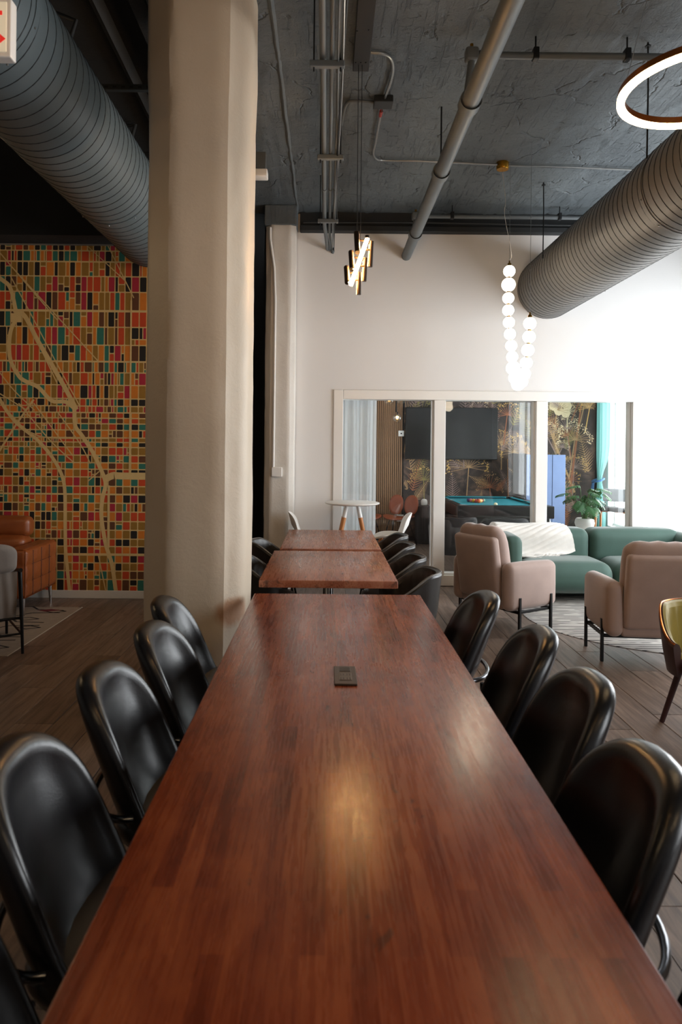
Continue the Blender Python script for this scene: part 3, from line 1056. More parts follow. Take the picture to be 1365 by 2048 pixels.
# ------------------------------------------------------------------ ducts
def duct(name, label, x, z, r, y0, y1, m, pitch, collars, screws=()):
    d = thing(name, label, 'duct', (x, y0, z))
    L = y1 - y0
    def dp(u, v):
        a = u * 2 * PI
        return (r * math.cos(a), v * L, r * math.sin(a))
    mb = MB(); mb.grid(dp, 64, 40)
    mb.build('duct_tube', m, d, angle=80)
    n = int(L / pitch * 44)
    pts = []
    for i in range(n + 1):
        a = i / 44 * 2 * PI
        pts.append((math.cos(a) * (r + .0005), i / 44 * pitch, -math.sin(a) * (r + .0005)))
    MB().tube(pts, .0032, 4).build('spiral_seam', M_seam, d)
    for cy in collars:
        mb = MB()
        mb.grid(lambda u, v: ((r + .004) * math.cos(u * 2 * PI), cy - y0 + v * .05, (r + .004) * math.sin(u * 2 * PI)), 64, 1)
        mb.build('joint_band', m, d, angle=80)
        sm_ = MB().sphere((0, 0, 0), .006, 6, 4).mesh('screw', M_steel)
        for k in range(10):
            a = k / 10 * 2 * PI + .3
            link('screw', sm_, d, loc=((r + .006) * math.cos(a), cy - y0 + .025, (r + .006) * math.sin(a)))
    return d
DR = .36
duct('spiral_duct', 'large slate grey spiral duct crossing the dark ceiling left of the column', -1.81, 3.80, DR, -1.5, MURAL_Y - .3, M_duct, .10, (3.35, 5.6))
duct('spiral_duct', 'large grey spiral duct running into the white back wall on the right', 2.60, 3.54, DR, .5, WALL_Y - .003, M_duct_warm, .085, (4.9, 6.9))

# ------------------------------------------------------------------ pipes on the concrete ceiling
pw = at(813, 512, WALL_Y)
pt_ = thing('main_pipe', 'thick grey sprinkler pipe running along the ceiling into the back wall', 'pipe', (pw.x, 0, pw.z))
near = at(1026, 0, 3.36)
def mpx(Y): return (near.x - pw.x) * (WALL_Y - Y) / (WALL_Y - 3.36)
def mpz(Y): return (near.z - pw.z) * (WALL_Y - Y) / (WALL_Y - 3.36)
mb = MB(); mb.tube([(mpx(-1), -1, mpz(-1)), (mpx(8.1), 8.1, mpz(8.1))], .057, 24); mb.build('pipe_run', M_pipe, pt_)
for (x, y) in ((938, 205), (886, 345), (836, 468)):
    best = min((i / 100 for i in range(300, 810)), key=lambda Y: (at(x, y, Y).z - (pw.z + mpz(Y))) ** 2)
    Y = best
    MB().tube([(mpx(Y - .05), Y - .05, mpz(Y - .05)), (mpx(Y - .05), Y - .049, mpz(Y)), (mpx(Y + .05), Y + .05, mpz(Y + .05))], [.06, .070, .070], 24).build('coupling', M_pipe, pt_)
    top = CEIL - (pw.z + mpz(Y))
    if (x, y) == (886, 345):
        MB().tube([(mpx(Y), Y, mpz(Y) + .05), (mpx(Y), Y, top)], .007, 8).build('hanger_rod', M_rod, pt_)
def branch(label, px, py, x_from, hang):
    z = CEIL - .13
    q = on_z(px, py, z)
    Y = q.y
    xa = at(x_from, py, Y).x
    t = thing('branch_pipe', label, 'pipe', (xa, Y, z))
    MB().tube([(0, 0, 0), (FACADE - xa - .01, 0, 0)], .023, 14).build('pipe_run', M_pipe, t)
    MB().rbox(-.045, .045, -.04, .04, -.045, .045, .02, 3).build('elbow', M_pipe, t)
    MB().tube([(.05, 0, 0), (.10, 0, 0)], .031, 14).build('coupling', M_pipe, t)
    zb = pw.z + mpz(Y) - z
    MB().tube([(0, 0, -.03), (mpx(Y) + pw.x - xa, 0, zb)], .023, 14).build('riser', M_pipe, t)
    MB().tube([(0, 0, .04), (0, 0, .075)], .012, 8).build('sprinkler_head', M_brass, t)
    for hx in hang:
        X = at(hx, py, Y).x - xa
        if X < FACADE - xa:
            MB().tube([(X, 0, .02), (X, 0, .13)], .006, 8).build('hanger_rod', M_rod, t)
            MB().rbox(X - .02, X + .02, -.03, .03, -.03, .05, .008).build('clevis', M_rod, t)
    return t
branch('grey branch pipe on the ceiling nearest the viewer, behind the glowing ring', 1100, 112, 944, (1072, 1255))
branch('grey branch pipe on the ceiling close to the back wall', 990, 434, 832, (905, 1120))

# conduit bundle on trapeze hangers
bz = 3.98
bun = thing('conduit_bundle', 'bundle of grey conduits and cables on trapeze hangers along the ceiling', 'conduit', (0, 0, bz))
yn = -1.0
for (px, r, dz) in ((646, .021, 0), (665, .014, -.006), (680, .011, -.008)):
    q = on_z(px, 60, bz)
    MB().tube([(q.x, yn, dz), (q.x, 7.2, dz), (q.x * .5 + .01, WALL_Y - .02, dz - .005)], r, 12).build('conduit', M_pipe, bun)
    MB().tube([(q.x, 6.2, dz), (q.x, 6.26, dz)], r + .005, 12).build('coupling', M_pipe, bun)
    MB().tube([(q.x, 4.0 + px * .0003, dz), (q.x, 4.06 + px * .0003, dz)], r + .005, 12).build('coupling', M_pipe, bun)
for k in range(3):
    pts = []
    for i in range(60):
        Y = 3.2 + i * .085
        X = .055 + .012 * math.sin(Y * 1.3 + k * 2) + .01 * k
        pts.append((X * (1 if Y < 7 else .7), Y, -.03 - .012 * math.sin(Y * 2.1 + k)))
    MB().tube(pts, .005, 6).build('cable', [M_pipe, M_steel, M_rod][k], bun)
for (py, xa, xb) in ((125, 620, 690), (312, 635, 688), (440, 636, 677)):
    q = on_z(655, py, bz - .035)
    a, b2 = at(xa, py, q.y).x, at(xb, py, q.y).x
    mb = MB().rbox(a, b2, q.y - .02, q.y + .02, -.065, -.028, .004, 1)
    mb.build('trapeze_strut', M_pipe, bun)
    for X in (a + .025, b2 - .025):
        MB().tube([(X, q.y, -.09), (X, q.y, CEIL - bz)], .005, 8).build('hanger_rod', M_rod, bun)
MB().tube([(.045, WALL_Y - .06, -.01), (.05, WALL_Y - .03, -.03), (.04, WALL_Y - .015, -.05)], .02, 10).build('cable_end', M_pipe, bun)

# thin conduit with junction boxes pinned to the ceiling
zc = CEIL - .025
def cp(x, y): return on_z(x, y, zc)
cb = cp(767, 203)
th = thing('ceiling_conduit', 'thin silver conduit with bends clipped to the ceiling between two junction boxes', 'conduit', tuple(cb))
def rel(pts): return [p - cb for p in pts]
MB().tube(rel(smoothpath([cp(742, 105), cp(765, 107), cp(781, 115), cp(787, 133), cp(783, 160), cp(770, 196)], 5)), .011, 8).build('conduit', M_steel, th)
MB().tube(rel(smoothpath([cp(755, 206), cp(715, 202), cp(697, 204), cp(690, 216), cp(683, 250)], 5)), .013, 8).build('conduit', M_pipe, th)
MB().tube(rel(smoothpath([cp(763, 222), cp(752, 285), cp(748, 305), cp(753, 317), cp(770, 321), cp(830, 322), cp(880, 324)], 5) + [cp(995, 329)]), .010, 8).build('conduit', M_steel, th)
MB().tube(rel([cp(1018, 331), cp(1150, 335), cp(1330, 342)]), .010, 8).build('conduit', M_steel, th)
MB().rbox(-.075, .075, -.06, .07, -.03, .025, .006).build('junction_box', M_pipe_dark, th)
MB().tube(rel([cp(763, 222), cp(761, 232)]), .014, 8).build('connector', mat('red_tag', '#a33a30', .5, var=.05), th)
jb = cp(1006, 331) - cb
MB().lathe([(.001, -.04), (.055, -.04), (.06, -.03), (.06, .03), (.001, .03)], tuple(jb), 24).build('round_box', M_brass, th)

# hanger rods of the right-hand duct
for (xa, ya, Yb, lab) in ((1088, 365, 6.75, 'thin dark rod holding the right-hand duct near the back wall'), (1297, 85, 4.55, 'thin dark rod passing behind the glowing ring to the right-hand duct')):
    q = on_z(xa, ya, CEIL)
    X = q.x
    b3 = 3.54 + math.sqrt(max(0, DR ** 2 - min(DR * .98, abs(X - 2.60)) ** 2))
    t = thing('hanger_rod', lab, 'rod', (X, q.y, b3))
    MB().tube([(0, 0, 0), (.004, 0, (CEIL - b3) * .6), (0, 0, CEIL - b3)], .006, 8).build('rod', M_rod, t)
    MB().lathe([(.02, 0), (.02, .006), (.008, .008), (.008, .02)], (0, 0, CEIL - b3 - .03), 12).build('ceiling_flange', M_rod, t)

# dark services over the left side
t = thing('strut_channel', 'perforated dark strut channel hung under the black ceiling', 'channel', (-1.6, 5.25, 4.35))
mb = MB(); mb.rbox(-.75, .45, -.02, .02, 0, .045, .003, 1); mb.build('channel', mat('strut_dark', '#34383a', .5, .4, var=.1), t)
mb = MB()
for k in range(18): mb.rbox(-.72 + k * .065, -.69 + k * .065, -.0215, -.0195, .014, .030, .003, 1)
mb.build('slots', M_black_wall, t)
for X in (-.55,): MB().tube([(X, 0, .03), (X, 0, .27)], .006, 8).build('hanger_rod', M_rod, t)
t = thing('dark_pipe', 'black angled pipe above the left-hand duct', 'pipe', (0, 0, 4.3))
MB().tube([at(138, 85, 4.6) - Vector((0, 0, 4.3)), at(152, 42, 4.6) - Vector((0, 0, 4.3)), at(95, 20, 4.6) - Vector((0, 0, 4.3))], .016, 10).build('pipe', M_pipe_dark, t)
t = thing('dark_pipe', 'black bent pipe near the column above the left-hand duct', 'pipe', (0, 0, 4.3))
MB().tube([at(262, 282, 6.3) - Vector((0, 0, 4.3)), at(271, 250, 6.3) - Vector((0, 0, 4.3)), at(252, 252, 6.3) - Vector((0, 0, 4.3))], .018, 10).build('pipe', M_pipe_dark, t)
t = thing('dark_beam', 'black steel joist crossing the dark ceiling', 'beam', (-1.4, 0, 4.5))
mb = MB()
a, b2 = at(175, 0, 4.2), at(255, 155, 5.4)
mb.tube([(a.x + 1.4, 2.2, .06), (b2.x + 1.4, 7.0, .06)], .05, 4)
mb.build('joist', M_pipe_dark, t, smooth=False)

# small white unit under the beam
q = at(524, 347, 6.25)
t = thing('emergency_light', 'small white rectangular unit fixed under the beam beside the column', 'light fixture', tuple(q))
MB().rbox(-.08, .055, -.06, .06, -.045, .025, .012, 3).build('housing', M_white_plastic, t)
MB().rbox(-.06, .04, -.05, .05, .024, .18, .006).build('mount', M_pipe, t)

# exit sign, upper left corner
q = at(21, 113, 2.5)
es = thing('exit_sign', 'white framed exit sign with red lettering hanging at the upper left', 'sign', (q.x, 2.5, q.z))
sw, sh = .36, .215
MB().rbox(-sw, 0, 0, .05, 0, sh, .006).build('housing', M_white_plastic, es)
MB().rbox(-sw + .014, -.014, -.004, .0, .016, sh - .016, .003, 1).build('face_plate', mat('exit_face', '#d9cfb6', .5, emit=(1, .86, .62), estr=.25, var=.02), es)
cu = bpy.data.curves.new('exit_text', 'FONT')
cu.body = 'EXIT'
cu.size = .17
cu.extrude = .0012
cu.align_x = 'CENTER'
to = bpy.data.objects.new('exit_text', cu); C.objects.link(to)
bpy.context.view_layer.update()
me = bpy.data.meshes.new_from_object(to.evaluated_get(bpy.context.evaluated_depsgraph_get()))
bpy.data.objects.remove(to)
me.materials.clear(); me.materials.append(mat('exit_red', '#c01414', .5, emit=(1, .05, .03), estr=.35, var=.02))
lt = link('lettering', me, es, loc=(-sw / 2 - .022, -.0055, .048), rot=(R(90), 0, 0))
bx = -.026
mb = MB(); mb.add([(bx - .012, -.006, .045), (bx + .010, -.006, .062), (bx - .012, -.006, .080), (bx - .012, -.0045, .045), (bx + .010, -.0045, .062), (bx - .012, -.0045, .080)], [(0, 1, 2), (5, 4, 3), (0, 3, 4, 1), (1, 4, 5, 2), (2, 5, 3, 0)])
mb.build('chevron', MATS['exit_red'], es, smooth=False)
MB().tube([(-sw / 2, .025, sh), (-sw / 2, .025, CEIL + .2 - q.z)], .008, 8).build('stem', M_white_plastic, es)

# ------------------------------------------------------------------ lamps
# tube chandelier over the long table
cY = 4.85
q = at(716, 470, cY)
tl = thing('tube_chandelier', 'hanging chandelier of short bronze tubes with glowing warm strips over the tables', 'pendant light', (q.x, cY, q.z))
def tp(x, y, dy=0.0):
    p = at(680 + x / 14.625, 460 + y / 14.625, cY + dy)
    return p - q
def tubelamp(a, b2, r, side, frac=.0):
    a, b2 = Vector(a), Vector(b2)
    o = MB().tube([a, b2], r, 14).build('lamp_tube', M_bronze, tl)
    d = (b2 - a)
    off = Vector((side[0], side[1], side[2])) * r * .78
    MB().tube([a + d * (.03 + frac) + off, b2 - d * .03 + off], r * .34, 10).build('light_strip', M_warm_led, o)
rT = .0125
for (x0, y0, x1, y1) in ((490, 80, 520, 660), (330, 640, 365, 1150), (195, 1090, 225, 1540)):
    tubelamp(tp(x0, y0), tp(x1, y1, -.10), .019, (.80, -.35, -.2), .42)
for (x0, y0, x1, y1) in ((925, 330, 890, 1080), (750, 820, 715, 1500), (560, 1240, 555, 1890)):
    tubelamp(tp(x0, y0, .02), tp(x1, y1, .02), .0165, (-.85, .25, 0), .10)
MB().tube([tp(800, 160, -.02), tp(800, 240, -.02)], .014, 12).build('lamp_tube', M_bronze, tl)
o = MB().tube([tp(812, 240, -.01), tp(320, 1620, -.01)], .014, 12).build('light_bar', M_warm_led, tl)
for (x0, y0, x1, y1) in ((560, 300, 860, 330), (640, 570, 880, 580), (390, 800, 720, 830), (560, 1040, 720, 1060), (250, 1250, 560, 1260), (420, 1460, 540, 1470)):
    MB().tube([tp(x0, y0, .01), tp(x1, y1, .01)], .007, 8).build('cross_rod', M_bronze, tl)
for x in (605, 495):
    a = tp(x, 300 if x > 500 else 820, .01)
    MB().tube([a, (a.x, a.y, CEIL - q.z - .03)], .0022, 6).build('suspension_wire', M_rod, tl)
pa, pb = on_z(706, 138, CEIL - .03), on_z(735, 138, CEIL - .03)
mb = MB(); mb.rbox(pa.x - q.x, pb.x - q.x + .01, 3.1 - cY, pa.y - cY, CEIL - .05 - q.z, CEIL - q.z + .01, .004, 1)
cn = mb.build('canopy', M_pipe_dark, tl)
for (x, y) in ((712, 125), (722, 125), (732, 125), (715, 62), (738, 60)):
    p = on_z(x, y, CEIL - .05) - q
    MB().sphere(p, .006, 8, 5).build('bolt', M_rod, cn)

# added unseen copy above the frame, warm light for column and long table
tl2 = dup(tl)
tl2.location = (q.x - .05, .95, q.z + .10)
tl2['label'] = 'added unseen tube chandelier over the near end of the long table, above the view'
for o_ in (tl, tl2): o_['group'] = 'tube chandeliers over the tables'

# bead chandelier
bx0 = at(1037, 640, 6.4)
bd = thing('bead_chandelier', 'looped string of glowing opal glass beads with brass spacers', 'pendant light', (bx0.x, 6.4, at(1037, 783, 6.3).z))
b0 = Vector(bd.location)
s1 = [(380, 400, 75), (370, 573, 88), (367, 745, 73), (366, 900, 73), (375, 1055, 73), (388, 1205, 73), (405, 1353, 73), (417, 1497, 73), (428, 1640, 88), (452, 1765, 80), (492, 1845, 84)]
s2 = [(643, 1070, 80), (633, 1240, 80), (617, 1410, 80), (597, 1573, 78), (577, 1712, 76), (543, 1815, 74)]
cent = []
for i, (x, y, r) in enumerate(s1):
    Y = 6.55 - .16 * max(0, i - 7) / 3
    cent.append((at(960 + x / 6.4, 480 + y / 6.4, Y) - b0, r / 6.4 / F_PX * Y))
rev = []
for i, (x, y, r) in enumerate(s2):
    Y = 6.15 + .12 * max(0, i - 2) / 3
    rev.append((at(960 + x / 6.4, 480 + y / 6.4, Y) - b0, r / 6.4 / F_PX * Y))
chain = cent + rev[::-1]
unit = MB().sphere((0, 0, 0), 1, 24, 14).mesh('bead', M_bead)
for p, r in chain:
    o = link('bead', unit, bd, loc=p); o.scale = (r, r, r)
for i in range(len(chain) - 1):
    (a, ra), (b2, rb) = chain[i], chain[i + 1]
    d = (b2 - a).normalized()
    c1, c2 = a + d * (ra - .004), b2 - d * (rb - .004)
    if (c2 - c1).length < .004: c1, c2 = (c1 + c2) / 2 - d * .006, (c1 + c2) / 2 + d * .006
    MB().tube([c1, c2], .017, 12).build('brass_spacer', M_brass, bd)
for k in (0, len(chain) - 1):
    p, r = chain[k]
    MB().lathe([(.020, 0), (.018, .02), (.008, .03), (.006, .05)], (p.x, p.y, p.z + r - .004), 14).build('brass_cap', M_brass, bd)
a = chain[0][0] + Vector((0, 0, chain[0][1] + .045))
jw = on_z(1006, 333, CEIL) - b0
MB().tube([a, (a.x, a.y, CEIL - b0.z)], .0016, 6).build('suspension_wire', M_steel, bd)
MB().tube(smoothpath([a, a + Vector((.02, 0, .04)), at(1021, 490, 6.5) - b0, at(1010, 430, 6.5) - b0, at(1012, 400, 6.5) - b0, (jw.x, jw.y, jw.z - .06)], 6), .0022, 6).build('power_cord', M_white_plastic, bd)
a = chain[-1][0] + Vector((0, 0, chain[-1][1] + .045))
MB().tube([a, (a.x, a.y, CEIL - b0.z)], .0018, 6).build('suspension_wire', M_steel, bd)

# ring pendant
rY, rr_ = 3.2, .36
rc = Vector((at(1409, 172, rY).x, rY, 0)); rc.z = CAMZ + .532 * rY
rp_ = thing('ring_pendant', 'large copper ring pendant with a glowing warm light strip, upper right', 'pendant light', tuple(rc))
def torus_rect(R0, R1, z0, z1, n=72):
    mb = MB()
    P = [(R0, z0), (R1, z0), (R1, z1), (R0, z1)]
    vs, fs = [], []
    for i in range(n):
        a = 2 * PI * i / n
        for (r, z) in P: vs.append((r * math.cos(a), r * math.sin(a), z))
    for i in range(n):
        i2 = (i + 1) % n
        for k in range(4):
            k2 = (k + 1) % 4
            fs.append((i * 4 + k, i2 * 4 + k, i2 * 4 + k2, i * 4 + k2))
    return mb.add(vs, fs)
torus_rect(rr_ - .016, rr_ + .014, 0, .034).build('ring_body', M_copper, rp_)
torus_rect(rr_ - .017, rr_ + .017, -.016, 0.001).build('light_strip', M_ring_led, rp_)
for k in range(3):
    a = k * 2 * PI / 3 + .5
    MB().tube([(rr_ * math.cos(a), rr_ * math.sin(a), .03), (rr_ * .3 * math.cos(a), rr_ * .3 * math.sin(a), CEIL - rc.z)], .0015, 6).build('suspension_wire', M_steel, rp_)
MB().lathe([(.15, -.02), (.155, -.015), (.155, .01)], (0, 0, CEIL - rc.z), 32).build('canopy', M_copper, rp_)

# added unseen copy left of the frame, brightens the mural and lounge
rp2 = dup(rp_)
rp2.location = (-3.3, 4.4, rc.z)
rp2['label'] = 'added unseen copper ring pendant over the tan sofa lounge, outside the view on the left'
for o_ in (rp_, rp2): o_['group'] = 'copper ring pendants'
for (X_, Y_, lab_) in ((1.77, -.5, 'added unseen copper ring pendant behind the viewer on the window side'), (-.85, -.6, 'added unseen copper ring pendant behind the viewer on the left')):  # unseen rings added behind the camera as warm fill light
    rp3 = dup(rp_)
    rp3.location = (X_, Y_, rc.z)
    rp3['label'] = lab_
    rp3['group'] = 'copper ring pendants'
# ------------------------------------------------------------------ long table and two square tables
TZ = .75
def table(name, label, x0, x1, y0, y1, th, m, legs):
    cx, cy = (x0 + x1) / 2, (y0 + y1) / 2
    t = thing(name, label, 'table', (cx, cy, 0))
    w, l = (x1 - x0) / 2, (y1 - y0) / 2
    MB().rbox(-w, w, -l, l, TZ - th, TZ, .006, 3).build('tabletop', m, t)
    if legs == 'frame':
        for s in (-1, 1):
            Y = s * (l - .35)
            for sx in (-1, 1):
                MB().rbox(sx * (w - .28) - .03, sx * (w - .28) + .03, Y - .03, Y + .03, .01, TZ - th, .004, 1).build('leg', M_metal_black, t)
            MB().rbox(-w + .2, w - .2, Y - .03, Y + .03, 0, .02, .003, 1).build('foot_bar', M_metal_black, t)
        MB().rbox(-.03, .03, -l + .35, l - .35, TZ - th - .06, TZ - th, .004, 1).build('under_rail', M_metal_black, t)
    else:
        MB().lathe([(.24, 0), (.24, .012), (.05, .03), (.035, .05)], (0, 0, 0), 32).build('base_plate', M_metal_black, t)
        MB().lathe([(.038, .03), (.038, TZ - th - .02)], (0, 0, 0), 20).build('pedestal', M_chrome, t)
        MB().rbox(-.2, .2, -.2, .2, TZ - th - .025, TZ - th, .004, 1).build('top_plate', M_metal_black, t)
    return t
T1 = (-.4235, .5665)
T2 = (on_z(518, 1160, TZ).x, on_z(797, 1163, TZ).x)
table('long_table', 'long red-brown stained wooden table with a power socket, nearest the viewer', T1[0], T1[1], .55, 4.07, .045, M_table1, 'frame')
table('square_table', 'wooden square table in the middle, just beyond the long table', T2[0], T2[1], on_z(518, 1160, TZ).y, on_z(560, 1101, TZ).y, .05, M_table2, 'pedestal')
table('square_table', 'worn wooden square table farthest back, beside the white round table', on_z(560, 1097, TZ).x, on_z(763, 1098, TZ).x, on_z(560, 1097, TZ).y, on_z(577, 1059, TZ).y, .045, M_table2, 'pedestal')

# power socket set into the long table
a, b2 = on_z(669, 1372, TZ), on_z(711, 1336, TZ)
ps = thing('power_socket', 'dark flush power and usb socket plate set in the long table', 'socket', ((a.x + b2.x) / 2, (a.y + b2.y) / 2, TZ))
w, l = (b2.x - a.x) / 2, (b2.y - a.y) / 2
M_sock = mat('bronze_socket_plate', '#3a2d24', .4, .4, var=.05)
M_sock2 = mat('socket_dark', '#15110f', .5, var=.05)
MB().rbox(-w, w, -l, l, 0, .008, .003).build('plate', M_sock, ps)
MB().rbox(-w * .55, w * .55, -l * .62, l * .18, .008, .0095, .002, 1).build('outlet', mat('socket_mid', '#4a3b30', .4, var=.05), ps)
for sx in (-1, 1):
    for sy in (-.42, 0.0):
        MB().rbox(sx * w * .28 - .007, sx * w * .28 - .003, l * sy - .012, l * sy + .008, .0095, .0102, .001, 1).build('socket_slot', M_sock2, ps)
        MB().rbox(sx * w * .28 + .003, sx * w * .28 + .007, l * sy - .012, l * sy + .008, .0095, .0102, .001, 1).build('socket_slot', M_sock2, ps)
MB().rbox(-w * .5, w * .5, l * .35, l * .8, .008, .0095, .002, 1).build('usb_port', M_sock2, ps)

# ------------------------------------------------------------------ black leather chairs along the long table
def super_outline(w, h, ptop, pbot, n=44):
    out = []
    for i in range(n):
        a = 2 * PI * i / n
        c, s = math.cos(a), math.sin(a)
        p = ptop if s >= 0 else pbot
        out.append((w * math.copysign(abs(c) ** (2 / p), c), h / 2 + h / 2 * math.copysign(abs(s) ** (2 / p), s)))
    return out
def black_chair():
    t = thing('dining_chair', 'x', 'chair')
    rec = R(17)
    W, H = .235, .52
    ol = super_outline(W, H, 3.0, 4.5)
    # wider towards the seat
    ol = [(u * (1.04 - .10 * (v / H)), v) for u, v in ol]
    def fm(u, v, n):
        wrap = .085 * (abs(u) / W) ** 2.2 * (1 - .35 * v / H)
        low = .05 * max(0, 1 - v / .16) ** 2
        y = -.165 - v * math.tan(rec) - .02 * (v / H) ** 2 + wrap + low + n
        return (u, y, .40 + v * .965)
    h = .034
    prof = [(.001, h * .42), (.30, h * .44), (.58, h * .52), (.72, h * .66), (.80, h * .88), (.86, h * 1.02), (.92, h * 1.0), (.975, h * .72), (1.0, h * .25), (1.005, -h * .3), (.985, -h * .8), (.94, -h * 1.1), (.80, -h * 1.3), (.5, -h * 1.45), (.001, -h * 1.5)]
    MB().pad(ol, prof, fm, (0, H / 2)).build('backrest', M_leather, t, angle=70)
    # seat bucket, open towards the table, with rising sides
    so = super_outline(.235, .46, 4.0, 4.0)
    def fs(u, v, n):
        y = v - .23
        rise = .05 * (abs(u) / .235) ** 3 + .04 * max(0, -(y + .05) / .18) ** 2
        drop = .025 * max(0, y / .23) ** 3
        return (u, y, .44 + n + rise - drop)
    prof = [(.001, .03), (.6, .032), (.85, .03), (.95, .02), (1.0, 0), (.99, -.03), (.93, -.055), (.7, -.07), (.001, -.075)]
    MB().pad(so, prof, fs, (0, .23)).build('seat', M_leather, t, angle=70)
    for sx in (-1, 1):
        MB().tube([(sx * .19, .17, .40), (sx * .20, .19, .36), (sx * .215, .22, 0)], [.012, .012, .009], 10).build('leg', M_metal_black, t)
        MB().tube([(sx * .19, -.15, .40), (sx * .20, -.18, .36), (sx * .22, -.25, 0)], [.012, .012, .009], 10).build('leg', M_metal_black, t)
        # bracket that rises from the rear leg to the band
        MB().tube(bez((sx * .21, -.20, .34), (sx * .255, -.25, .40), (sx * .252, -.235, .535), 6), .010, 10).build('bracket', M_metal_black, t)
    pts = [(math.sin(a) * .258, -.165 - math.cos(a) * .150, .545) for a in [(-PI * .56) + PI * 1.12 * i / 22 for i in range(23)]]
    MB().tube(pts, .011, 10).build('back_band', mat('dark_chrome', '#55565a', .18, 1.0, var=.03), t)
    return t
bc = black_chair()
GR_L, GR_R = 'black leather chairs on the left of the long table', 'black leather chairs on the right of the long table'
AP = .355                                  # distance from seat centre to the top of the back
lefts = [(-.80, 3.25, 'black leather chair against the column, farthest on the left of the long table', 3),
         (-.735, 2.745, 'black leather chair second from the column on the left of the long table', -2),
         (-.765, 2.22, 'black leather chair third from the column on the left of the long table', 0),
         (-.785, 1.64, 'large black leather chair, nearest one shown nearly whole at lower left', 2),
         (-.77, 1.05, 'black leather chair cut off by the lower left corner', 0)]
rights = [(.845, 3.42, 'black leather chair farthest on the right of the long table, beside the blush armchair', 2),
          (.905, 2.76, 'black leather chair second from the far end on the right of the long table', -2),
          (.885, 2.19, 'black leather chair third from the far end on the right of the long table', 0),
          (.81, 1.62, 'large black leather chair at the right edge, nearest shown nearly whole', 0),
          (.86, 1.02, 'black leather chair cut off by the lower right corner', 0)]
first = True
for (X, Y, lab, dg_) in lefts:
    place(bc, first, (X + AP, Y, 0), R(-90 + dg_), lab, GR_L); first = False
for (X, Y, lab, dg_) in rights:
    place(bc, False, (X - AP, Y, 0), R(90 + dg_), lab, GR_R)

# ------------------------------------------------------------------ tub chairs
def tub(name, A, ro_b, ro_t, hb, ha, zb, seat_z, m_in, m_out, m_pipe, ntuft, tuft, th=.05, sy=1.0, leg=M_metal_black, leg_r=.011):
    t = thing(name, 'x', 'chair')
    NA = 72
    def top(a):
        k = abs(a) / A
        k = max(0, (k - .35) / .65)
        k = k * k * (3 - 2 * k)
        return hb - (hb - ha) * k
    def sect(a):
        h = top(a)
        d = Vector((math.sin(a), -math.cos(a) * sy))
        k = abs(a) / A
        ro = ro_t - .02 * k * k
        g = tuft * abs(math.cos(a * ntuft)) ** .6
        P = [(ro_b, zb), (ro_b + (ro - ro_b) * .55, zb + (h - zb) * .4), (ro - .004, h - .06), (ro + .001, h - .018), (ro - .008, h - .002), (ro - .022, h + .003),
             (ro - .038, h - .006), (ro - th + g * .5, h - .03), (ro - th - .008 + g, h - .09), (ro_b + (ro - ro_b) * .4 - th + g, seat_z + .04), (ro_b - th + g * .6, seat_z - .03)]
        return [(d.x * r, d.y * r, z) for r, z in P], d, ro, h
    outer, inner, rim = MB(), MB(), []
    ro_v, ri_v = [], []
    for i in range(NA + 1):
        a = -A + 2 * A * i / NA
        P, d, ro, h = sect(a)
        ro_v.append(P[:6]); ri_v.append(P[5:])
        rim.append((d.x * (ro - .006), d.y * (ro - .006), h + .001))
    for store, mbx in ((ro_v, outer), (ri_v, inner)):
        n = len(store[0])
        vs = [p for r_ in store for p in r_]
        fs = [(i * n + j, i * n + j + 1, (i + 1) * n + j + 1, (i + 1) * n + j) for i in range(NA) for j in range(n - 1)]
        mbx.add(vs, fs)
    # close the two front ends
    for i in (0, NA):
        ring_ = ro_v[i] + ri_v[i][1:]
        outer.add(ring_, [tuple(range(len(ring_)))])
    outer.build('outer_shell', m_out, t, angle=60)
    inner.build('inner_back', m_in, t, angle=80)
    MB().tube(rim, .006, 8).build('rim_piping', m_pipe, t)
    sr = ro_b - th * .5
    so = super_outline(sr, sr * 2 * sy, 2.6, 2.2)
    prof = [(.001, .045), (.6, .045), (.88, .036), (.97, .018), (1.0, -.01), (.98, -.05), (.9, -.07), (.001, -.075)]
    MB().pad(so, prof, lambda u, v, n: (u, v - sr * sy + .05, seat_z + n), (0, sr * sy)).build('seat', m_in, t, angle=70)
    for sx in (-1, 1):
        for yy in (.17, -.17):
            MB().tube([(sx * .14, yy * .8, seat_z - .06), (sx * .20, yy * 1.25, 0)], [leg_r, leg_r * .75], 10).build('leg', leg, t)
    return t
tc_ = tub('tub_chair', R(118), .22, .275, .765, .60, .34, .45, M_leather_tub, M_leather_tub, M_piping, 9, .007)
GT = 'brown-black leather tub chairs at the two square tables'
tubs = [(.815, 4.80, 1, 'dark leather tub chair nearest the viewer on the right of the square tables'),
        (.800, 5.42, 1, 'dark leather tub chair second from the viewer on the right of the square tables'),
        (.800, 6.10, 1, 'dark leather tub chair third from the viewer on the right of the square tables'),
        (.815, 6.75, 1, 'dark leather tub chair farthest back on the right, beside the white stool'),
        (-.715, 6.25, -1, 'dark leather tub chair seen beyond the column on the left of the farthest table'),
        (-.740, 5.30, -1, 'dark leather tub chair almost hidden behind the column')]
first = True
for (X, Y, s, lab) in tubs:
    place(tc_, first, (X - s * .275, Y, 0), R(90 * s), lab, GT); first = False

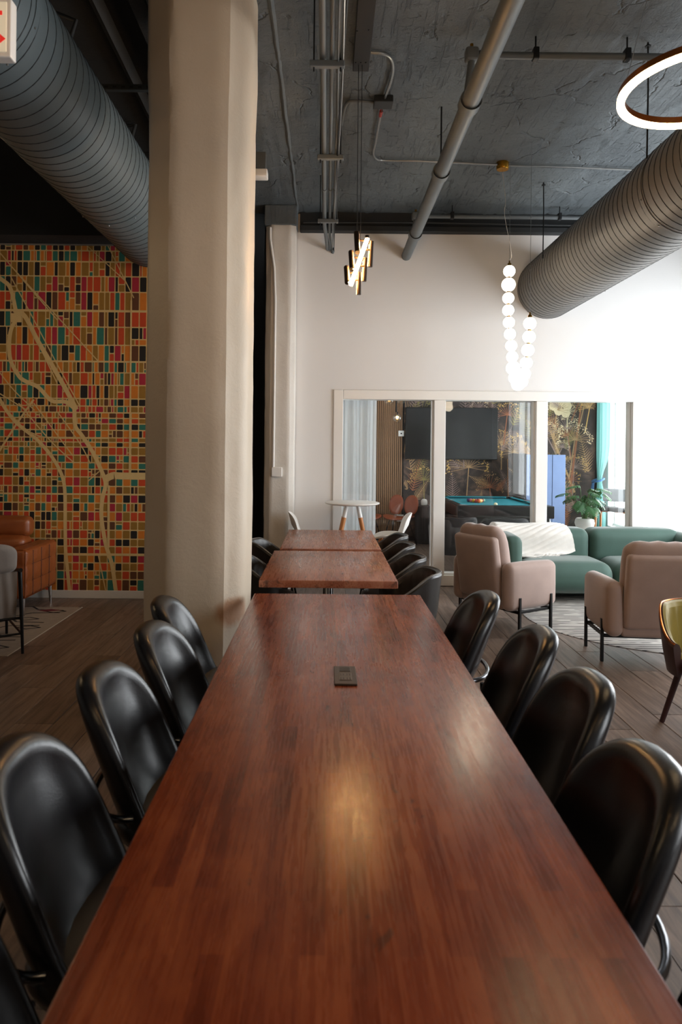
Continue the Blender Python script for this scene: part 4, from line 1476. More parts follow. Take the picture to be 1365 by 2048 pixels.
# ------------------------------------------------------------------ white bar table and stools by the glass
wy = 7.66
q = at(705, 1005, wy)
bt = thing('bar_table', 'round white bar table with white and oak splayed legs in front of the glass', 'table', (q.x, wy, 0))
zt = q.z
MB().lathe([(.001, -.022), (.27, -.022), (.305, -.010), (.308, 0), (.30, .004), (.001, .004)], (0, 0, zt), 48).build('round_top', M_white_plastic, bt)
for (sx, sy) in ((-1, -1), (1, -1), (-1, 1), (1, 1)):
    top_, bot = Vector((sx * .06, sy * .05, zt - .02)), Vector((sx * .27, sy * .22, 0))
    mid = top_.lerp(bot, .145)
    o = MB().tube([mid, bot], [.024, .016], 14).build('leg', M_oak, bt)
    MB().tube([top_, mid], [.021, .0243], 14).build('leg_sleeve', M_white_plastic, o)
def stool():
    t = thing('bar_stool', 'x', 'stool')
    so = super_outline(.19, .38, 3, 3)
    MB().pad(so, [(.001, .012), (.8, .014), (.97, .008), (1, 0), (.97, -.012), (.001, -.014)],
             lambda u, v, n: (u, v - .19, .645 + n + .03 * (abs(u) / .19) ** 2.5 + .02 * max(0, (v - .19) / .19) ** 2 * -1), (0, .19)).build('seat', M_white_plastic, t, angle=70)
    bo = super_outline(.17, .27, 2.6, 4)
    MB().pad(bo, [(.001, .008), (.8, .008), (.97, .006), (1, 0), (.97, -.006), (.001, -.008)],
             lambda u, v, n: (u, -.16 - v * .28 + .06 * (u / .17) ** 2 + n + .04 * max(0, 1 - v / .1) ** 2, .64 + v), (0, .13)).build('backrest', M_white_plastic, t, angle=70)
    for sx in (-1, 1):
        for sy in (-1, 1):
            MB().tube([(sx * .10, sy * .10, .635), (sx * .20, sy * .20, 0)], [.014, .010], 10).build('leg', M_oak, t)
    MB().tube([(math.cos(a) * .205, math.sin(a) * .205, .25) for a in [i * PI / 12 for i in range(24)]], .007, 8, closed=True).build('foot_ring', M_white_plastic, t)
    return t
st = stool()
lx, rx = at(583, 1040, 7.58).x, at(818, 1050, 7.62).x
place(st, True, (lx + .205, 7.58, 0), R(-90), 'white moulded stool left of the round white bar table', 'white stools')
place(st, False, (rx - .205, 7.62, 0), R(90), 'white moulded stool right of the round white bar table', 'white stools')

# ------------------------------------------------------------------ blush armchairs
def armchair():
    t = thing('armchair', 'x', 'armchair')
    W, D = .37, .34
    Mb = Matrix.Translation((0, -.255, .30)) @ Matrix.Rotation(R(9), 4, 'X')
    MB().cushion(0, -.02, .27, .50, .10, .58, .04, (0, .01, 0), 8, M=Mb).build('back_panel', M_pink, t, angle=80)
    bcush = MB().cushion(0, .085, .30, .50, .17, .64, .08, (0, .03, .01), 12, M=Mb)
    # pleats across the head of the back cushion
    for i, v in enumerate(bcush.v):
        if v[2] > .78:
            k = (v[2] - .78) / .13
            bcush.v[i] = (v[0], v[1] - .035 * k, v[2] + .012 * abs(math.cos(v[0] * 22)) * min(1, k))
    bcush.build('back_cushion', M_pink, t, angle=80)
    MB().cushion(0, .06, .36, .50, .66, .19, .08, (0, .02, .02), 12).build('seat_cushion', M_pink, t, angle=80)
    MB().cushion(0, .0, .26, .52, .58, .10, .03, (0, 0, 0), 6).build('seat_base', M_pink, t, angle=80)
    for s in (-1, 1):
        mb = MB().cushion(s * (W - .065), .0, .42, .13, .62, .42, .062, (.012, .008, .004), 12)
        for i, v in enumerate(mb.v):       # arm slopes a little towards the front
            mb.v[i] = (v[0], v[1], v[2] - .03 * max(0, v[1] + .1) * (v[2] > .4))
        mb.build('arm', M_pink, t, angle=80)
        for yy in (.21, -.19):
            MB().rbox(s * W + s * .002 - .011, s * W + s * .002 + .011, yy - .013, yy + .013, 0, .33, .002, 1).build('leg', M_metal_black, t)
        MB().rbox(s * (W - .015) - .01, s * (W - .015) + .01, -.19, .21, .185, .21, .002, 1).build('side_rail', M_metal_black, t)
    for yy in (.21, -.19):
        MB().rbox(-W + .01, W - .01, yy - .01, yy + .01, .185, .21, .002, 1).build('cross_rail', M_metal_black, t)
    return t
ac = armchair()
GA = 'blush velvet armchairs round the oval rug'
place(ac, True, (1.66, 6.36, 0), R(-58), 'blush velvet armchair turned sideways in front of the green sofa', GA)
place(ac, False, (2.52, 5.42, 0), R(-4), 'blush velvet armchair seen from behind at the right edge', GA)

# ------------------------------------------------------------------ green sofa, throw
SX0, SX1, SY0, SY1 = 1.90, 4.12, 7.17, 8.02
scx, scy = (SX0 + SX1) / 2, (SY0 + SY1) / 2
sf = thing('green_sofa', 'sage green velvet sofa with plump seats against the glass partition', 'sofa', (scx, scy, 0))
hl_ = (SX1 - SX0) / 2
split_x = at(1192, 1090, 7.55).x - scx
split_s = at(1232, 1130, 7.2).x - scx
aw = .20
def cseg(name, x0, x1, y0, y1, z0, z1, r, puff, n=12):
    MB().cushion((x0 + x1) / 2, (y0 + y1) / 2, (z0 + z1) / 2, x1 - x0, y1 - y0, z1 - z0, r, puff, n).build(name, M_green, sf, angle=80)
yb = SY1 - scy
yf = SY0 - scy
cseg('sofa_base', -hl_ + .06, hl_ - .06, yf + .10, yb - .02, .09, .26, .03, (0, 0, 0), 6)
cseg('seat_cushion', -hl_ + aw - .02, split_s, yf, yb - .18, .11, .43, .13, (0, .02, .02), 14)
cseg('seat_cushion', split_s, hl_ - aw + .02, yf, yb - .18, .11, .43, .13, (0, .02, .02), 14)
cseg('back_cushion', -hl_ + aw - .10, split_x, yb - .34, yb, .34, .735, .10, (0, .02, .01), 14)
cseg('back_cushion', split_x, hl_ - aw + .10, yb - .34, yb, .34, .735, .10, (0, .02, .01), 14)
cseg('arm', -hl_, -hl_ + aw, yf + .06, yb - .05, .12, .70, .08, (.01, .01, .01), 12)
cseg('arm', hl_ - aw, hl_, yf + .06, yb - .05, .12, .70, .08, (.01, .01, .01), 12)
for sx in (-1, 1):
    for yy in (yf + .16, yb - .08):
        MB().tube([(sx * (hl_ - .16), yy, .10), (sx * (hl_ - .15), yy, 0)], [.022, .018], 12).build('leg', M_metal_black, sf)
# throw draped over the left corner: path over the back, ribs across
th_ = thing('throw_blanket', 'white ribbed knit throw draped over the left end of the green sofa', 'blanket', (SX0 + .15, SY1 - .2, .74))
t0 = Vector(th_.location)
ztop, yfr = .752, SY1 - .36
path = [Vector((0, SY1 + .012, .45)), Vector((0, SY1 + .014, .66)), Vector((0, SY1 - .02, ztop - .01)), Vector((0, SY1 - .14, ztop + .012)), Vector((0, yfr + .07, ztop + .002)), Vector((0, yfr - .008, ztop - .07)), Vector((0, yfr - .02, .60)), Vector((0, yfr - .025, .50)), Vector((0, yfr - .06, .452)), Vector((0, yfr - .20, .458))]
sp_ = smoothpath(path, 8)
cum = [0]
for i in range(1, len(sp_)): cum.append(cum[-1] + (sp_[i] - sp_[i - 1]).length)
def on_path(s):
    s = max(0, min(cum[-1] - 1e-4, s))
    for i in range(1, len(cum)):
        if cum[i] >= s:
            f = (s - cum[i - 1]) / (cum[i] - cum[i - 1])
            return sp_[i - 1].lerp(sp_[i], f), (sp_[i] - sp_[i - 1]).normalized()
def blanket_pt(u, v, off=0.0):
    # u across, v along; rectangle lying at an angle over the sofa back
    bu = u * .78
    bv = .10 + v * 1.12
    X = SX0 - .07 + bu * .98 + (bv - .35) * .22 * u
    s = bv - .34 * u + .05
    if u > .55: s -= (u - .55) * .12
    p, d = on_path(s)
    nrm = Vector((0, -d.z, d.y))
    if nrm.z < 0 and p.z > .7: nrm = -nrm
    if nrm.y > 0 and p.y < yfr + .05: nrm = -nrm
    rib_ = .007 * abs(math.sin(v * 62))
    sag = 0.0
    if X < SX0 + .02: sag = (SX0 + .02 - X) * 1.6
    q = Vector((X + .012 * math.sin(v * 9), p.y, p.z - sag)) + nrm * (rib_ + off + .006 * math.sin(u * 7 + v * 3))
    return q - t0
mb = MB()
mb.grid(lambda u, v: blanket_pt(u, v, .010), 26, 150)
mb.grid(lambda u, v: blanket_pt(u, v, .002), 26, 60, flip=True)
mb.build('knit', M_knit, th_, angle=80)

# round rug
m, nt, b_ = node_mat('rug_dashes')
vec = tex_vec(nt, (5, 30, 1))
nz = noise_node(nt, tex_vec(nt, (2.6, 9.0, 1)), 2.0, 1)
wv = nt.nodes.new('ShaderNodeTexWave'); wv.wave_type = 'BANDS'; wv.bands_direction = 'Y'
wv.inputs['Scale'].default_value = 5.6; wv.inputs['Distortion'].default_value = .5; wv.inputs['Detail'].default_value = 2
nt.links.new(tex_vec(nt, (.05, 1, 1)), wv.inputs['Vector'])
g1 = nt.nodes.new('ShaderNodeMapRange'); g1.inputs['From Min'].default_value = .72; g1.inputs['From Max'].default_value = .86
nt.links.new(wv.outputs['Fac'], g1.inputs['Value'])
g2 = nt.nodes.new('ShaderNodeMapRange'); g2.inputs['From Min'].default_value = .40; g2.inputs['From Max'].default_value = .48
nt.links.new(nz, g2.inputs['Value'])
nt.links.new(mix_rgb(nt, math_node(nt, 'MULTIPLY', g1.outputs[0], g2.outputs[0]), hexc('#bdb8b2'), hexc('#2c2a29')), b_.inputs['Base Color'])
b_.inputs['Roughness'].default_value = .95
rg = MB().lathe([(.001, .0), (1.25, .0), (1.255, .002), (1.255, .004), (1.25, .006), (.001, .006)], (0, 0, 0), 96).build('round_rug', m)
rg.location = (3.20, 6.62, .0005)
tag(rg, 'round pale rug with fine black dashes under the blush armchairs', 'rug')

# olive channel-back chair at the right edge
oc = tub('channel_chair', R(84), .27, .32, .70, .52, .33, .40, M_olive, M_plum, M_copper, 7, .016, .055, leg=M_plum, leg_r=.02)
oc.location = (at(1325, 1250, 3.95).x + .33, 3.95, 0)
oc.rotation_euler = (0, 0, R(198))
tag(oc, 'olive yellow channel-backed chair with plum shell cut off by the right edge', 'chair')

# ------------------------------------------------------------------ left lounge: tan sofa, taupe chair, rug
SAX, SAY0, SAY1 = -2.80, 6.38, 7.14
ts = thing('leather_sofa', 'tan leather sofa with quilted arm in front of the street map mural', 'sofa', (-3.6, 6.76, 0))
def L(x0, x1, y0, y1, z0, z1): return (x0 + 3.6, x1 + 3.6, y0 - 6.76, y1 - 6.76, z0, z1)
def quilt(x0, x1, y0, y1, z0, z1, ny, nz_, name):
    """arm block with stitched panels on the outer (+x) and front faces"""
    n = 40
    mb = MB().cushion((x0 + x1) / 2, (y0 + y1) / 2, (z0 + z1) / 2, x1 - x0, y1 - y0, z1 - z0, .045, (0, 0, 0), n)
    for i, v in enumerate(mb.v):
        a = abs(math.sin(PI * (v[1] - y0) / (y1 - y0) * ny)) ** .7
        b3 = abs(math.sin(PI * (v[2] - z0) / (z1 - z0) * nz_)) ** .7
        g = .020 * (1 - min(a, b3))
        x_, y_, z_ = v
        if x_ > x1 - .02: x_ -= g
        if y_ < y0 + .02: y_ += .012 * (1 - b3)
        mb.v[i] = (x_, y_, z_)
    mb.build(name, M_tan, ts, angle=80)
quilt(*L(-3.02, SAX, SAY0, SAY1, .17, .64), 4, 3, 'arm')
quilt(*L(-5.0, -4.78, SAY0, SAY1, .17, .64), 4, 3, 'arm')
M_stitch = mat('tan_stitching', '#4a2410', .6, var=.05)
def stitches(x, y0, y1, z0, z1):
    for k in (1, 2, 3):
        Y = y0 + (y1 - y0) * k / 4
        MB().tube([(x, Y, z0 + .02), (x + .001, Y, (z0 + z1) / 2), (x, Y, z1 - .03)], .0045, 6).build('stitch_line', M_stitch, ts)
    for k in (1, 2):
        Z = z0 + (z1 - z0) * k / 3
        MB().tube([(x, y0 + .02, Z), (x + .001, (y0 + y1) / 2, Z), (x, y1 - .02, Z)], .0045, 6).build('stitch_line', M_stitch, ts)
a_ = L(-3.02, SAX, SAY0, SAY1, .17, .64)
stitches(a_[1] - .018, a_[2], a_[3], a_[4], a_[5])
MB().tube([(a_[1] - .014, a_[2] + .014, a_[4] + .02), (a_[1] - .014, a_[2] + .014, a_[5] - .02)], .005, 6).build('corner_piping', M_tan, ts)
def cs(name, x0, x1, y0, y1, z0, z1, r, puff=(0, .01, .02)):
    a = L(x0, x1, y0, y1, z0, z1)
    MB().cushion((a[0] + a[1]) / 2, (a[2] + a[3]) / 2, (z0 + z1) / 2, a[1] - a[0], a[3] - a[2], z1 - z0, r, puff, 12).build(name, M_tan, ts, angle=80)
cs('sofa_base', -4.8, -3.0, 6.42, 7.12, .17, .32, .03, (0, 0, 0))
for k in range(2):
    x0 = -4.78 + k * .88
    cs('seat_cushion', x0, x0 + .88, 6.40, 6.95, .31, .46, .05)
    cs('back_cushion', x0 + .0, x0 + .86, 6.86, 7.10, .44, .70, .07, (0, .03, .01))
    cs('headrest', x0 + .02, x0 + .87, 6.95, 7.12, .68, .885, .06, (0, .02, .01))
for (X, Y) in ((-2.86, 6.45), (-2.86, 7.08), (-4.94, 6.45), (-4.94, 7.08)):
    MB().tube([(X + 3.6, Y - 6.76, .18), (X + 3.615, Y - 6.775, 0)], [.022, .010], 12).build('leg', M_chrome, ts)

# taupe lounge chair, seen from behind
tcx, tcy = -2.80, 5.38
tp_ = thing('lounge_chair', 'taupe fabric lounge chair with black metal frame cut off by the left edge', 'chair', (tcx, tcy, 0), R(35))
w_ = .30
ol = super_outline(.285, .24, 3.2, 6)
MB().pad(ol, [(.001, .045), (.7, .045), (.92, .035), (1, 0), (.92, -.03), (.7, -.035), (.001, -.035)], lambda u, v, n: (u, -.28 - .12 * v + n, .625 + v), (0, .12)).build('head_cushion', M_taupe, tp_, angle=70)
mb = MB()
def sling(u, v, o):
    X = (u - .5) * .57
    fold = .006 * math.sin(u * 46 + v * 3) * (1 - .3 * v)
    return (X, -.285 + .03 * (1 - v) + o + fold - .04 * math.sin(v * PI) * .4, .26 + v * .375 + .02 * (1 - abs(2 * u - 1)) * (1 - v) * -1)
mb.grid(lambda u, v: sling(u, v, -.012), 40, 14)
mb.grid(lambda u, v: sling(u, v, .012), 40, 14, flip=True)
mb.build('back_sling', M_taupe, tp_, angle=80)
MB().cushion(0, .06, .37, .55, .60, .15, .06, (0, .01, .02), 10).build('seat_cushion', M_taupe, tp_, angle=80)
for s in (-1, 1):
    MB().tube([(s * .31, -.27, .64), (s * .315, -.30, .40), (s * .325, -.325, 0)], [.017, .015, .011], 12).build('leg', M_metal_black, tp_)
    MB().tube([(s * .31, .30, .56), (s * .325, .33, 0)], [.016, .011], 12).build('leg', M_metal_black, tp_)
    MB().tube([(s * .31, -.30, .645), (s * .31, .0, .60), (s * .31, .33, .56)], .016, 12).build('arm_rail', M_metal_black, tp_)
    MB().tube([(s * .32, -.315, .15), (s * .32, .32, .15)], .009, 10).build('stretcher', M_metal_black, tp_)
MB().tube([(-.32, -.315, .155), (.32, -.315, .155)], .009, 10).build('stretcher', M_metal_black, tp_)
MB().tube([(-.31, -.28, .27), (.31, -.28, .27)], .010, 10).build('cross_rail', M_metal_black, tp_)

# rug with zigzag lines
RX0, RX1, RY0, RY1 = -5.0, -2.43, 5.22, 6.82
rl = thing('zigzag_rug', 'cream rug with thin dark zigzag lines under the lounge chair', 'rug', ((RX0 + RX1) / 2, (RY0 + RY1) / 2, .0005))
hx_, hy_ = (RX1 - RX0) / 2, (RY1 - RY0) / 2
MB().rbox(-hx_, hx_, -hy_, hy_, 0, .005, .002, 1).build('pile', mat('cream_rug', '#9a8d80', .95, var=.08, vscale=20, bump=.2, bscale=150), rl)
M_rugline = mat('rug_dark_line', '#1d1614', .95, var=.1)
zz = MB()
def zl_(pts, w):
    for (a, b2) in zip(pts[:-1], pts[1:]):
        a, b2 = Vector(a), Vector(b2)
        t_ = (b2 - a).normalized(); n = Vector((-t_.y, t_.x)) * w
        zz.add([(p.x, p.y, .0056) for p in (a - n, b2 - n, b2 + n, a + n)], [(0, 1, 2, 3)])
for j in range(7):
    y0 = -hy_ + .10 + j * .235
    pts = []
    X = -hx_ + .02
    up = j % 2
    while X < hx_ - .06:
        pts.append((X, y0 + (.07 if up else -.03))); pts.append((X + .26, y0 + (.09 if up else -.05))); X += .36; up = 1 - up
    zl_(pts, .011)
for j in range(5):
    c = Vector((hx_ - .20 - (j % 2) * .14, -hy_ + .22 + j * .30))
    zl_([c + Vector(p) for p in ((-.11, .0), (0, .055), (.11, 0), (0, -.055), (-.11, 0))], .010)
zz.build('zigzag_lines', M_rugline, rl, smooth=False)
c = Vector((hx_ - .27, hy_ - .15))
MB().add([(c.x - .12, c.y, .0058), (c.x - .01, c.y - .05, .0058), (c.x + .12, c.y + .01, .0058), (c.x, c.y + .055, .0058)], [(0, 1, 2, 3)]).build('red_diamond', mat('rug_red', '#6a1c26', .95, var=.1), rl, smooth=False)
MB().tube([(hx_, -hy_, .003), (hx_, hy_, .003)], .004, 6).build('edge_binding', mat('rug_edge', '#b3a595', .9, var=.05), rl)
# ------------------------------------------------------------------ games room contents
# television
a, b2 = at(812, 814, RB - .08), at(996, 920, RB - .08)
tv = thing('television', 'large black wall-mounted television on the botanical wallpaper', 'television', ((a.x + b2.x) / 2, RB - .05, (a.z + b2.z) / 2))
w, h = (b2.x - a.x) / 2, (a.z - b2.z) / 2
MB().rbox(-w, w, -.03, .02, -h, h, .006).build('casing', M_black_wood, tv)
MB().rbox(-w + .012, w - .012, -.033, -.03, -h + .016, h - .012, .001, 1).build('screen', mat('tv_screen', '#16181a', .18, var=.02), tv)
MB().rbox(-.2, .2, .02, .045, -.15, .15, .004, 1).build('wall_mount', M_metal_black, tv)

# pool table
PX0, PX1, PY0, PY1, FZ = 1.84, 3.20, 9.55, 11.55, .80
pcx, pcy = (PX0 + PX1) / 2, (PY0 + PY1) / 2
pt2 = thing('pool_table', 'black pool table with bright teal felt behind the glass', 'pool table', (pcx, pcy, 0))
hw_, hl2 = (PX1 - PX0) / 2, (PY1 - PY0) / 2
MB().rbox(-hw_ + .06, hw_ - .06, -hl2 + .06, hl2 - .06, FZ - .03, FZ, .003, 1).build('felt_bed', M_felt, pt2)
MB().rbox(-hw_ + .05, hw_ - .05, -hl2 + .05, hl2 - .05, .56, FZ - .03, .01).build('cabinet', M_black_wood, pt2)
rw = .10
for s in (-1, 1):
    MB().rbox(-hw_, hw_, s * (hl2 - rw / 2) - rw / 2, s * (hl2 - rw / 2) + rw / 2, FZ - .14, FZ + .035, .012).build('end_rail', M_black_wood, pt2)
    MB().rbox(s * (hw_ - rw / 2) - rw / 2, s * (hw_ - rw / 2) + rw / 2, -hl2 + rw, hl2 - rw, FZ - .14, FZ + .035, .012).build('side_rail', M_black_wood, pt2)
    for k in (0, 1):
        y0 = -hl2 + rw + .08 if k == 0 else .07
        y1 = -.07 if k == 0 else hl2 - rw - .08
        mb = MB(); x_ = s * (hw_ - rw)
        mb.add([(x_, y0, FZ), (x_, y1, FZ), (x_, y1, FZ + .036), (x_, y0, FZ + .036), (x_ - s * .045, y0 + .03, FZ + .03), (x_ - s * .045, y1 - .03, FZ + .03), (x_ - s * .045, y1 - .03, FZ + .022), (x_ - s * .045, y0 + .03, FZ + .022)],
               [(0, 1, 2, 3), (3, 2, 5, 4), (4, 5, 6, 7), (7, 6, 1, 0), (0, 3, 4, 7), (1, 6, 5, 2)])
        mb.build('cushion_rail', M_felt, pt2, smooth=False)
    mb = MB(); y_ = s * (hl2 - rw); x0, x1 = -hw_ + rw + .08, hw_ - rw - .08
    mb.add([(x0, y_, FZ), (x1, y_, FZ), (x1, y_, FZ + .036), (x0, y_, FZ + .036), (x0 + .03, y_ - s * .045, FZ + .03), (x1 - .03, y_ - s * .045, FZ + .03), (x1 - .03, y_ - s * .045, FZ + .022), (x0 + .03, y_ - s * .045, FZ + .022)],
           [(0, 1, 2, 3), (3, 2, 5, 4), (4, 5, 6, 7), (7, 6, 1, 0), (0, 3, 4, 7), (1, 6, 5, 2)])
    mb.build('cushion_rail', M_felt, pt2, smooth=False)
for sx in (-1, 1):
    for yy in (-hl2 + rw * .9, 0, hl2 - rw * .9):
        MB().lathe([(.055, 0), (.055, .003)], (sx * (hw_ - rw * .95), yy, FZ + .0345), 20).build('pocket', M_black_velvet, pt2)
    for yy in (-hl2 + .22, hl2 - .22):
        MB().rbox(sx * (hw_ - .22) - .08, sx * (hw_ - .22) + .08, yy - .08, yy + .08, 0, .57, .012).build('leg', M_black_wood, pt2)
ball = MB().sphere((0, 0, 0), .0285, 18, 12)
BALLS = [('yellow', '#d8a21c'), ('blue', '#1c3a8a'), ('red', '#b02018'), ('purple', '#4a2060'), ('orange', '#cf5a18'), ('green', '#1c6a40'), ('maroon', '#6a1a20'), ('black', '#101010'),
         ('yellow striped', '#e6c870'), ('blue striped', '#6a80b8'), ('red striped', '#d06a60'), ('purple striped', '#8a6aa0'), ('orange striped', '#e09a60'), ('green striped', '#70a888'), ('maroon striped', '#a86a6a')]
bc0 = Vector((at(957, 1003, 10.5).x, 10.45, FZ + .0285))
order = [4, 2, 8, 0, 7, 12, 10, 5, 14, 6, 3, 1, 9, 11, 13]
i = 0
for r_ in range(5):
    for k in range(r_ + 1):
        nm, c = BALLS[order[i]]
        o = link('pool_ball', ball.mesh('pool_ball', mat('ball_%d' % order[i], c, .12, var=.02)), loc=bc0 + Vector(((k - r_ / 2) * .058, r_ * .0505, 0)))
        tag(o, '%s pool ball in the racked triangle on the teal felt' % nm, 'ball', 'racked pool balls')
        i += 1
o = link('cue_ball', ball.mesh('cue_ball', mat('cue_ball_ivory', '#e8dfb8', .12, var=.02)), loc=(at(992, 1013, 9.85).x, 9.85, FZ + .0285))
tag(o, 'ivory cue ball alone near the front of the teal felt', 'ball')
cq = thing('pool_cue', 'wooden pool cue leaning on the wallpapered wall beside the television', 'cue', (at(1016, 985, 11.9).x, 11.78, 0))
MB().tube([(0, 0, 0), (.02, .22, 1.46)], [.015, .006], 10).build('shaft', M_oak, cq)

# brown shell chairs
def shell_chair():
    t = thing('shell_chair', 'x', 'chair')
    for s in (-1, 1):
        ol = super_outline(.125, .33, 2.3, 2.3)
        MB().pad(ol, [(.001, .012), (.7, .016), (.95, .010), (1, 0), (.95, -.012), (.001, -.018)],
                 lambda u, v, n: (s * .135 + u, -.20 - v * .30 + .25 * (u * s + .0) ** 2 + n + .10 * max(0, s * u), .50 + v), (0, .165)).build('back_shell', mat('cognac_leather', '#8a4326', .35, var=.1, vscale=8, bump=.06), t, angle=70)
    so = super_outline(.26, .44, 2.6, 2.6)
    MB().pad(so, [(.001, .02), (.8, .024), (.97, .012), (1, 0), (.97, -.014), (.001, -.018)], lambda u, v, n: (u, v - .20, .455 + n + .05 * (abs(u) / .26) ** 2), (0, .22)).build('seat', MATS['cognac_leather'], t, angle=70)
    for sx in (-1, 1):
        for sy in (-1, 1):
            MB().tube([(sx * .13, sy * .10, .44), (sx * .23, sy * .24 - .02, 0)], .008, 8).build('leg', M_metal_black, t)
    return t
sc_ = shell_chair()
place(sc_, True, (1.22, 11.4, 0), R(155), 'brown leather split-back chair in front of the slat panel', 'brown split-back chairs')
place(sc_, False, (.66, 11.45, 0), R(205), 'brown leather split-back chair half hidden by the sheer curtain', 'brown split-back chairs')

# ribbed drum table with smart speaker
dx = 1.73
dt = thing('drum_table', 'black ribbed drum side table beside the brown chair', 'side table', (dx, 11.78, 0))
mb = MB()
NB = 72
vs, fs = [], []
zd = at(850, 1011, 11.7).z
for z in (0.0, zd - .02):
    for k in range(NB):
        a = 2 * PI * k / NB
        r = .185 + (.008 if k % 2 else 0)
        vs.append((r * math.cos(a), r * math.sin(a), z))
for k in range(NB): fs.append((k, (k + 1) % NB, NB + (k + 1) % NB, NB + k))
mb.add(vs, fs); mb.build('ribbed_body', M_black_wood, dt, smooth=False)
MB().lathe([(.001, -.02), (.20, -.02), (.205, -.01), (.20, 0), (.001, 0)], (0, 0, zd), 40).build('round_top', M_black_wood, dt)
sk = thing('smart_speaker', 'small rounded white speaker on the black drum table', 'speaker', (1.68, 11.70, zd))
MB().lathe([(.036, 0), (.052, .012), (.056, .05), (.052, .085), (.036, .108), (.001, .113)], (0, 0, 0), 28).build('speaker_body', M_white_plastic, sk)
MB().lathe([(.038, -.0), (.038, .004)], (0, 0, 0), 24).build('base_ring', M_taupe, sk)

# black velvet chairs with their backs to the glass
vt = tub('velvet_chair', R(112), .28, .33, .74, .60, .26, .42, M_black_velvet, M_black_velvet, M_black_velvet, 12, .014, .06)
place(vt, True, (at(905, 1050, 9.0).x, 9.0, 0), R(8), 'black velvet barrel chair left of the pool table front, behind the glass', 'black velvet barrel chairs')
place(vt, False, (at(1008, 1050, 8.95).x, 8.95, 0), R(-6), 'black velvet barrel chair in front of the pool table, beside the blanket', 'black velvet barrel chairs')

# blue folding screen
q = at(1086, 960, 11.7)
fsn = thing('folding_screen', 'tall blue fabric folding screen leaning closed by the wallpaper', 'screen', (q.x - .05, 11.66, 0))
M_blue = mat('blue_screen_fabric', '#7186ad', .8, var=.06, bump=.08, bscale=120)
zs_ = at(1086, 908, 11.6).z
for k in range(5):
    MB().rbox(-.40 + k * .018, -.385 + k * .018, -.30 + k * .02, .26, .03, zs_, .003, 1).build('folded_leaf', M_black_velvet, fsn)
for k in range(3):
    MB().rbox(-.30 + k * .22, -.082 + k * .22, -.20 + .008 * (k % 2), -.175 + .008 * (k % 2), .03, zs_ - .01, .006).build('panel', M_blue, fsn)
MB().rbox(-.30, .36, -.17, -.14, 0, .03, .004, 1).build('foot', M_metal_black, fsn)

# white easel board
q = at(1101, 1010, 10.6)
eb = thing('easel_board', 'white triangular easel board beside the pool table end', 'easel', (q.x, 11.0, 0))
za = at(1101, 982, 11.0).z
mb = MB()
mb.add([(-.22, -.14, 0), (.22, -.14, 0), (.015, -.015, za), (-.015, -.015, za), (-.22, -.12, 0), (.22, -.12, 0), (.015, .005, za), (-.015, .005, za)], [(0, 1, 2, 3), (7, 6, 5, 4), (0, 4, 5, 1), (1, 5, 6, 2), (2, 6, 7, 3), (3, 7, 4, 0)])
mb.build('front_board', M_white_plastic, eb, smooth=False)
MB().tube([(0, .01, za - .02), (0, .20, 0)], .012, 8).build('rear_strut', M_white_plastic, eb)

# potted monstera on a low bench
pq = at(1170, 1057, 9.6)
bh = .50
bn = thing('plant_bench', 'low white bench carrying the potted plant by the window', 'bench', (pq.x - .05, 9.6, 0))
MB().rbox(-.42, .26, -.16, .16, bh - .03, bh, .005).build('bench_top', M_white_plastic, bn)
for sx in (-.38, .22):
    for sy in (-.12, .12):
        MB().tube([(sx, sy, bh - .03), (sx, sy, 0)], .016, 10).build('leg', M_oak, bn)
pl = thing('potted_monstera', 'monstera plant with split green leaves in a white pot behind the sofa', 'plant', (pq.x, 9.6, bh))
MB().lathe([(.001, 0), (.085, 0), (.12, .05), (.135, .10), (.125, .15), (.11, .17), (.10, .165), (.10, .14), (.001, .14)], (0, 0, 0), 32).build('pot', M_white_plastic, pl)
MB().lathe([(.10, .14), (.06, .150), (.001, .152)], (0, 0, 0), 20).build('soil', mat('dark_soil', '#2a1d14', .95, var=.2, bump=.4), pl)
M_leaf = mat('monstera_leaf', '#2f6a35', .38, var=.25, vscale=8, objrand=.25)
def leaf_mesh():
    mb = MB()
    n = 9
    # split leaf: lobes along a midrib, each a bent strip
    for s in (-1, 1):
        for i in range(n):
            t0_, t1_ = i / n, (i + .74) / n
            def W(t): return .085 * math.sin(PI * (.12 + .86 * t)) ** .7
            pts = []
            for t in (t0_, t1_):
                w = W(t)
                for f in (0, .35, .7, 1.0):
                    pts.append((s * w * f, .21 * (t - .06 * f * (1 if i < 2 else -.6)), -.05 * (t ** 2) - .035 * f * f))
            mb.add(pts, [(0, 1, 5, 4), (1, 2, 6, 5), (2, 3, 7, 6)])
            if i < n - 1:
                t2 = (i + 1) / n
                w0, w2 = W(t1_), W(t2)
                mb.add([(0, .21 * t1_, -.05 * t1_ ** 2), (s * w0 * .35, .21 * (t1_ - .06 * .35 * (1 if i < 2 else -.6)), -.05 * t1_ ** 2 - .0043), (s * w2 * .35, .21 * (t2 - .06 * .35 * (1 if i < 1 else -.6)), -.05 * t2 ** 2 - .0043), (0, .21 * t2, -.05 * t2 ** 2)], [(0, 1, 2, 3)])
    return mb.mesh('leaf', M_leaf, angle=60)
lm = leaf_mesh()
lr = random.Random(4)
M_stem = mat('plant_stem', '#4a6a34', .5, var=.1)
